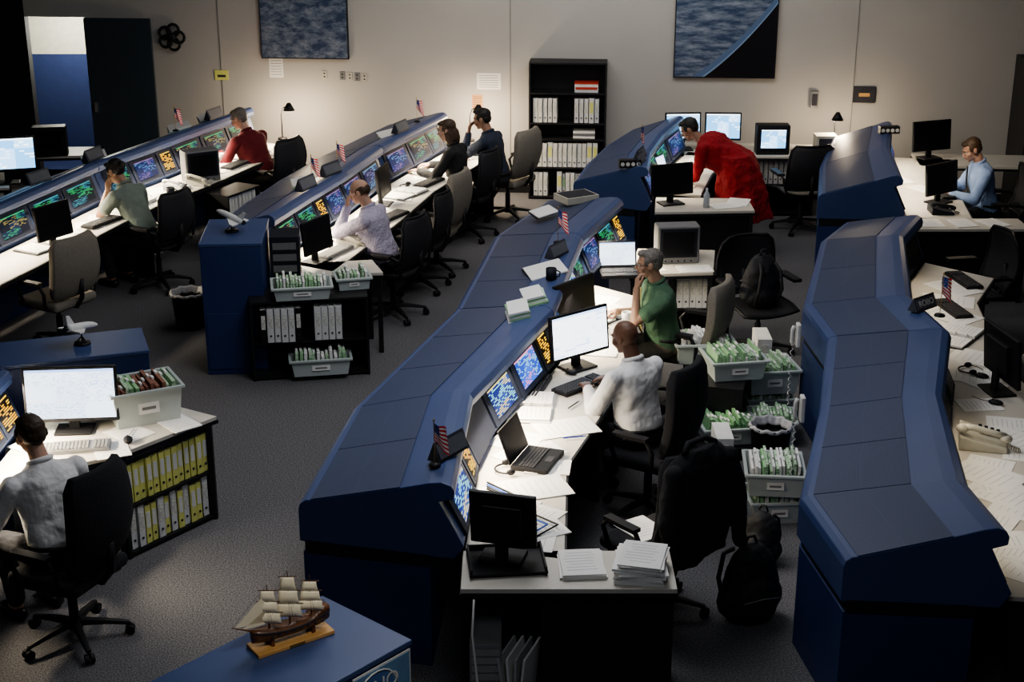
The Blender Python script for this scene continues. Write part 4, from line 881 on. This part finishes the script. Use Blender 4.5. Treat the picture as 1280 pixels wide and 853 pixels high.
def person(loc,rz,label,skinc,shirt,pants,hairc,lean=8,hz=.57,wl=(-.17,.42,.79),wr=(.17,.42,.79),head=(0,-15,0),sleeve='long',ank=((-.12,.36,.09),(.12,.36,.09)),curl=.35,vox=.009,hair='short',hupL=None,hupR=None,hdL=None,hdR=None,coat=None,tie=None,glasses=False,twist=0,headset=False,neck=0,bulk=1.0,polL=None,polR=None,badge=False):
    hip=V((0,0,hz));L=Matrix.Rotation(rad(-lean),3,'X')@Matrix.Rotation(rad(twist),3,'Z');S=lambda x,y,z:hip+L@V((x,y,z))
    b=bulk;sk=MB();sh=MB();tr=MB()
    cs=math.cos;sn=math.sin
    for mb,k in((sk,.80),(sh,1.0)):
        mb.rings([[S(rx*k*b*math.copysign(abs(cs(6.28318*i/24))**.85,cs(6.28318*i/24)),yo+ry*k*b*math.copysign(abs(sn(6.28318*i/24))**.85,sn(6.28318*i/24)),z) for i in range(24)] for z,rx,ry,yo in TORSO],0,True)
        mb.caps(S(-.135*b,-.015,.435),S(.135*b,-.015,.435),.062*k);mb.caps(S(-.03,-.018,.47),S(.165*b,-.018,.425),.058*k);mb.caps(S(.03,-.018,.47),S(-.165*b,-.018,.425),.058*k)
    nb=S(0,-.015,.52);hd=Matrix.Rotation(rad(-lean*.5),3,'X')@Matrix.Rotation(rad(twist),3,'Z')
    H=Matrix.Rotation(rad(twist+head[0]),3,'Z')@Matrix.Rotation(rad(head[1]),3,'X')@Matrix.Rotation(rad(head[2]),3,'Y')
    nt=nb+hd@V((0,.025+neck,.060));hc=nt+H@V((0,.022,.090));Q=lambda x,y,z:hc+H@V((x,y,z))
    sk.caps(S(0,-.015,.46),nb,.064,.056);sk.caps(nb,nt+H@V((0,.0,.02)),.056,.052)
    sk.ell(Q(0,-.012,.028),(.074,.092,.088),H);sk.ell(Q(0,.022,-.035),(.056,.066,.070),H);sk.ell(Q(0,.06,-.083),(.026,.022,.022),H);sk.ell(Q(0,.068,.028),(.052,.018,.02),H)
    sk.caps(Q(0,.082,.018),Q(0,.102,-.018),.009,.013);sk.ell(Q(0,.078,-.05),(.027,.018,.018),H)
    for s in(-1,1): sk.ell(Q(s*.076,-.012,-.002),(.010,.022,.032),H);sk.ell(Q(s*.045,.055,-.02),(.024,.024,.024),H)
    for s,w,hu,hdn,pol in((-1,wl,hupL,hdL,polL),(1,wr,hupR,hdR,polR)):
        sp=S(s*.183*b,-.015,.430);el,wr_=ik(sp,V(w),.285,.255,V(pol) if pol else V((s*.7,-.3,-1)))
        sk.caps(sp,el,.046,.040);sk.caps(el,wr_,.040,.027)
        fd=(wr_-el).normalized();d=V(hdn) if hdn else V((fd.x*.8-s*.15,fd.y+.25,fd.z*.35));hand(sk,wr_,d,V(hu) if hu else V((0,0,1)),-s,curl)
        if sleeve=='long':
            sh.caps(sp,sp+(el-sp)*.97,.067,.058);sh.caps(el,el+(wr_-el)*.90,.057,.041);sh.caps(el+(wr_-el)*.88,el+(wr_-el)*.95,.042,.040)
        else: sh.caps(sp,sp+(el-sp)*.62,.068,.070)
    for mb,k in((sk,.8),(tr,1.0)): mb.ell(hip+V((0,-.01,.02)),(.168*k*b,.125*k*b,.095),None);mb.ell(hip+V((0,-.05,-.0)),(.165*k*b,.11*k,.095))
    shoes=[]
    for i,s in enumerate((-1,1)):
        hp=hip+V((s*.095,.01,-.01));kn,an=ik(hp,V(ank[i]),.425,.42,V((s*.12,1,.6)))
        sk.caps(hp,kn,.070,.050);sk.caps(kn,an,.048,.034);sk.caps(an,an+V((0,.12,-.05)),.034,.026)
        tr.caps(hp,kn,.092,.068);tr.caps(kn,an+(kn-an)*.12,.066,.056)
        so=MB();so.caps(an+V((0,-.03,-.045)),an+V((0,.07,-.05)),.042,.042);so.caps(an+V((0,.07,-.05)),an+V((0,.17,-.06)),.042,.032);shoes.append(so)
    me=remesh(sk,vox*.8,[skinc],2,'person');P=mkobj(me,'person',[skinc],None,loc,rz);tag(P,label,'person')
    if coat:
        rs=[]
        for k in range(14):
            f=k/13;z=hz+.16-(hz-.24)*f;rx=(.185+.045*f)*b;ry=(.135+.07*f)*b;yo=-.02-.05*f+(.10*(1-f)*(1-f) if f<.5 else .025)
            rs.append([V((rx*cs(6.28318*i/40)*(1+.10*f*sn(i*1.1)),yo+ry*sn(6.28318*i/40)*(1+.12*f*sn(i*1.1+1)),z)) for i in range(40)])
        sh.rings(rs,0,True)
    mkobj(remesh(sh,vox,[shirt],3,'shirt',.05 if coat else .024,.11),'coat' if coat else 'shirt',[shirt],P)
    mkobj(remesh(tr,vox,[pants],2,'trousers',.012),'trousers',[pants],P)
    for so in shoes: mkobj(remesh(so,.008,[M_shoe],2,'shoe'),'shoe',[M_shoe],P)
    hm=MB()
    if hair!='bald':
        if hair=='fringe':
            for s in(-1,1): hm.ell(Q(s*.06,-.035,.012),(.022,.058,.045),H)
            hm.ell(Q(0,-.078,.01),(.06,.03,.05),H)
        else:
            hm.ell(Q(0,-.030,.046),(.080,.090,.082),H);hm.ell(Q(0,-.052,.005),(.074,.060,.066),H);hm.ell(Q(0,.035,.092),(.056,.045,.026),H)
            for s in(-1,1): hm.ell(Q(s*.068,.010,.03),(.014,.03,.035),H)
            if hair=='long':
                hm.ell(Q(0,-.075,-.06),(.078,.05,.11),H)
                for s in(-1,1): hm.ell(Q(s*.065,-.02,-.06),(.026,.05,.10),H)
            if hair=='bun': hm.ell(Q(0,-.125,.02),(.04,.035,.04),H)
        mkobj(remesh(hm,.008,[hairc],2,'hair',.012,.04),'hair',[hairc],P)
    for s in(-1,1):
        mb=MB();mb.ell(Q(s*.031,.073,.008),(.014,.011,.010),H,10,0);mb.ell(Q(s*.031,.0815,.008),(.006,.004,.006),H,8,1);mkobj(mb,'eye',[M_eye,M_iris],P)
        mb=MB();mb.tube([Q(s*.016,.083,.030),Q(s*.032,.083,.034),Q(s*.05,.074,.029)],.0035,6);mkobj(mb,'eyebrow',[hairc],P)
    mkobj(MB().ell(Q(0,.094,-.047),(.022,.006,.0045),H,10).ell(Q(0,.093,-.055),(.018,.006,.005),H,10),'lips',[M_lip],P)
    if not coat:
        c=nb;mkobj(MB().tube([c+L@V((.064*cs(t*.5236),.062*sn(t*.5236)+.004,.006-.012*sn(t*.5236))) for t in range(12)],.016,8,0,True),'collar',[shirt],P)
        mkobj(MB().tube([hip+V((.172*b*cs(t*.5236),-.01+.130*b*sn(t*.5236),.075+.01*sn(t*.5236))) for t in range(12)],.014,8,0,True),'belt',[M_shoe],P)
    if tie:
        def tf(u,v): w=.020+.020*(1-v) if v<.92 else .022;return S((u-.5)*2*w,.152*b-.062*v*v-.01*(1-v)+.006,.14+.36*v)
        mkobj(MB().grid(tf,3,10),'necktie',[tie],P,solid=.006)
    if badge:
        mkobj(MB().box(S(.075,.148*b,.2),(.06,.004,.085),0,L),'badge',[M_whitec],P)
    if glasses:
        mb=MB()
        for s in(-1,1):
            mb.tube([Q(s*.032+.021*cs(t*.6283),.096,.008+.015*sn(t*.6283)) for t in range(10)],.0025,6,0,True);mb.tube([Q(s*.053,.094,.012),Q(s*.082,.03,.012),Q(s*.082,-.02,.005)],.0025,6)
        mb.tube([Q(-.011,.097,.01),Q(.011,.097,.01)],.002,6);mkobj(mb,'eyeglasses',[M_ink],P)
    if headset:
        mb=MB();mb.tube([Q(.088*cs(a*.3142),-.02,.02+.112*sn(a*.3142)) for a in range(11)],.004,6);mb.ell(Q(.088,-.015,0),(.012,.024,.028),H);mb.tube([Q(.088,-.01,-.01),Q(.085,.05,-.05),Q(.05,.11,-.06)],.0025,6)
        mkobj(mb,'headset',[M_blk],P)
    return P
sk_l=skin('light',(.52,.31,.22));sk_t=skin('tan',(.42,.25,.17));sk_d=skin('dark',(.13,.062,.036));sk_m=skin('medium',(.34,.19,.125))
h_k=pm('hair_black',(.012,.010,.009),rough=.6,scale=60);h_b=pm('hair_brown',(.055,.032,.018),rough=.6,scale=60);h_g=pm('hair_grey',(.18,.165,.15),(.09,.08,.07),rough=.6,scale=60)
def cloth(n,c,c2=None,sc=9): return pm('cloth_'+n,c,c2 or tuple(x*.96 for x in c),rough=.9,scale=sc,bump=.6,bd=.03)
c_w=cloth('white',(.80,.79,.78));c_g=cloth('green',(.060,.125,.075));c_l=cloth('lilac',(.48,.44,.55),(.42,.38,.50),50);c_m=cloth('maroon',(.13,.010,.015));c_k=cloth('black',(.014,.014,.016));c_n=cloth('navy',(.02,.028,.05));c_r=cloth('red',(.27,.007,.012));c_b=cloth('light_blue',(.30,.42,.68));c_s=cloth('sage',(.20,.24,.21));p_k=cloth('charcoal',(.022,.022,.027));p_t=cloth('tan_trouser',(.09,.075,.055))
tie_g=pm('tie_gold',(.65,.48,.12),(.25,.22,.10),scale=60)
person((.86,9.52,0),rad(42),'person in white dress shirt typing at a keyboard, shaved head',sk_d,c_w,p_k,h_k,lean=9,hair='bald',wl=(-.13,.36,.82),wr=(.13,.36,.82),head=(8,-16,0),vox=.0075,bulk=1.08)
person((1.20,11.30,0),rad(100),'person in green shirt and gold tie resting chin on hand',sk_t,c_g,p_t,h_g,lean=10,wl=(-.14,.27,1.08),hdL=(.4,-.15,1),hupL=(0,1,.2),polL=(-.3,.25,-1),wr=(.16,.36,.80),head=(-14,-8,0),sleeve='short',vox=.0075,tie=tie_g,glasses=True,badge=True,bulk=1.12,curl=.7)
person((-2.62,7.86,0),rad(46),'person in white dress shirt leaning toward the desk',sk_l,c_w,p_k,h_b,lean=14,wl=(-.16,.36,.84),wr=(.14,.36,.84),head=(0,-18,0),vox=.0075,headset=True,bulk=1.10)
person((-1.20,13.55,0),rad(74),'balding person in lilac shirt holding a hand to the face',sk_l,c_l,p_k,h_b,lean=16,hair='fringe',wl=(-.10,.30,1.08),hdL=(.25,-.1,1),hupL=(0,1,.2),polL=(-.4,.4,-1),wr=(.06,.38,.80),head=(5,-18,0),curl=.6,bulk=1.16)
person((-3.62,14.42,0),rad(60),'person in sage top with a hand at the mouth',sk_m,c_s,p_k,h_k,lean=26,hair='bun',wl=(-.08,.36,.98),hdL=(.3,.0,1),hupL=(0,1,.2),polL=(-.4,.4,-1),wr=(.12,.44,.80),head=(0,-28,0),sleeve='short',bulk=.95)
person((-2.85,16.85,0),rad(58),'person in maroon sweater working over papers',sk_l,c_m,p_t,h_g,lean=22,wl=(-.14,.46,.80),wr=(.16,.46,.80),head=(10,-22,0),bulk=1.2)
person((-.56,16.15,0),rad(70),'person with brown hair in a black top',sk_l,c_k,p_k,h_b,lean=10,hair='long',head=(12,-15,0),bulk=.95)
person((-.18,16.75,0),rad(68),'person in navy shirt with a raised hand near the face',sk_m,c_n,p_k,h_k,lean=12,wl=(-.08,.30,1.06),hdL=(.3,-.1,1),hupL=(0,1,.2),polL=(-.4,.4,-1),head=(5,-14,0),bulk=1.15)
person((4.93,15.35,0),rad(88),'person in light blue shirt looking down at the desk',sk_l,c_b,p_k,h_b,lean=14,head=(5,-28,0),tie=c_k,bulk=1.08)
person((2.42,15.75,0),rad(72),'person in loose red coat bending over the desk',sk_m,c_r,c_r,h_k,lean=60,hz=.92,wl=(-.12,.58,.82),wr=(.16,.58,.82),head=(0,-35,0),ank=((-.12,.02,.09),(.12,-.02,.09)),coat=True,bulk=1.5)
# ------------------------------------------------------------------ lights
def area(loc,size,energy,col,rot=(0,0,0),sy=None):
    l=bpy.data.lights.new('ceiling_or_fill_light','AREA');l.energy=energy;l.color=col;l.size=size
    if sy:l.shape='RECTANGLE';l.size_y=sy
    o=bpy.data.objects.new('ceiling_or_fill_light',l);COL.objects.link(o);o.location=loc;o.rotation_euler=rot;return o
area((.0,9.4,4.6),1.6,110,(.95,.96,1),sy=3);area((-1.2,13.6,4.4),3,44,(1,.97,.93));area((2.3,13.5,4.4),2.5,32,(1,.96,.92))
area((.9,16.0,4.0),5.0,66,(1,.97,.93),(rad(40),0,0),1.0)
area((.3,3.6,4.9),2.0,30,(.92,.95,1),(rad(35),0,0),1.5)  # added fill light near the camera, brightens the front consoles; no real fixture
l=bpy.data.lights.new('sail_fill_spot','SPOT');l.energy=110;l.spot_size=rad(28);l.spot_blend=.8;l.shadow_soft_size=.12;l.color=(1,.92,.8)  # spot added to brighten the model ship's sails; not a fixture of the room
o=bpy.data.objects.new('sail_fill_spot',l);COL.objects.link(o);o.location=(-.1,4.6,3.9);o.rotation_euler=(V((-.98,6.12,1.1))-V(o.location)).to_track_quat('-Z','Y').to_euler()
def pt(loc,e,col=(1,.80,.55),r=.06):
    l=bpy.data.lights.new('lamp_or_bare_point','POINT');l.energy=e;l.color=col;l.shadow_soft_size=r;o=bpy.data.objects.new('lamp_or_bare_point',l);COL.objects.link(o);o.location=loc
def lamp(loc,rz,e=9):
    t=T('desk_lamp','small black desk lamp with a curved neck','lamp',loc,rz)
    mkobj(MB().lathe([(0,0),(.06,0),(.055,.02),(0,.022)],16),'base',[M_blk],t);mkobj(MB().tube([(0,0,.02),(0,0,.3),(0,-.03,.38),(0,-.1,.42)],.007),'neck',[M_blk],t)
    mkobj(MB().rings([[V((r*math.cos(a*.5236),-.12+r*math.sin(a*.5236),z)) for a in range(12)] for r,z in((.02,.45),(.07,.36))],0,True,False),'lamp_shade',[M_blk],t,solid=.003)
    c,s=math.cos(rz),math.sin(rz);pt((loc[0]+.12*s,loc[1]-.12*c,loc[2]+.34),e)
lamp((-2.75,17.95,.742),rad(60),55);lamp((-.5,17.85,.742),rad(60),55);lamp((3.75,17.45,.742),0,28)
pt((-5.6,19.3,1.9),80,(1,.97,.85),.1);pt((4.5,15.0,1.5),6);pt((3.7,9.3,1.9),4,(1,.9,.75),.2)  # corridor room light, then bare points at right without lamp bodies
w=bpy.data.worlds.new('w');bpy.context.scene.world=w;w.use_nodes=True;w.node_tree.nodes['Background'].inputs[0].default_value=(.55,.65,.9,1);w.node_tree.nodes['Background'].inputs[1].default_value=.02
try: bpy.context.scene.view_settings.look='AgX - Medium High Contrast'
except Exception: pass
# camera
cd=bpy.data.cameras.new('camera');cam=bpy.data.objects.new('camera',cd);COL.objects.link(cam)
cd.sensor_width=36;cd.lens=1900/1280*36;cam.location=(0,0,4.7);cam.rotation_euler=(rad(70),0,0);cd.clip_end=100
bpy.context.scene.camera=cam
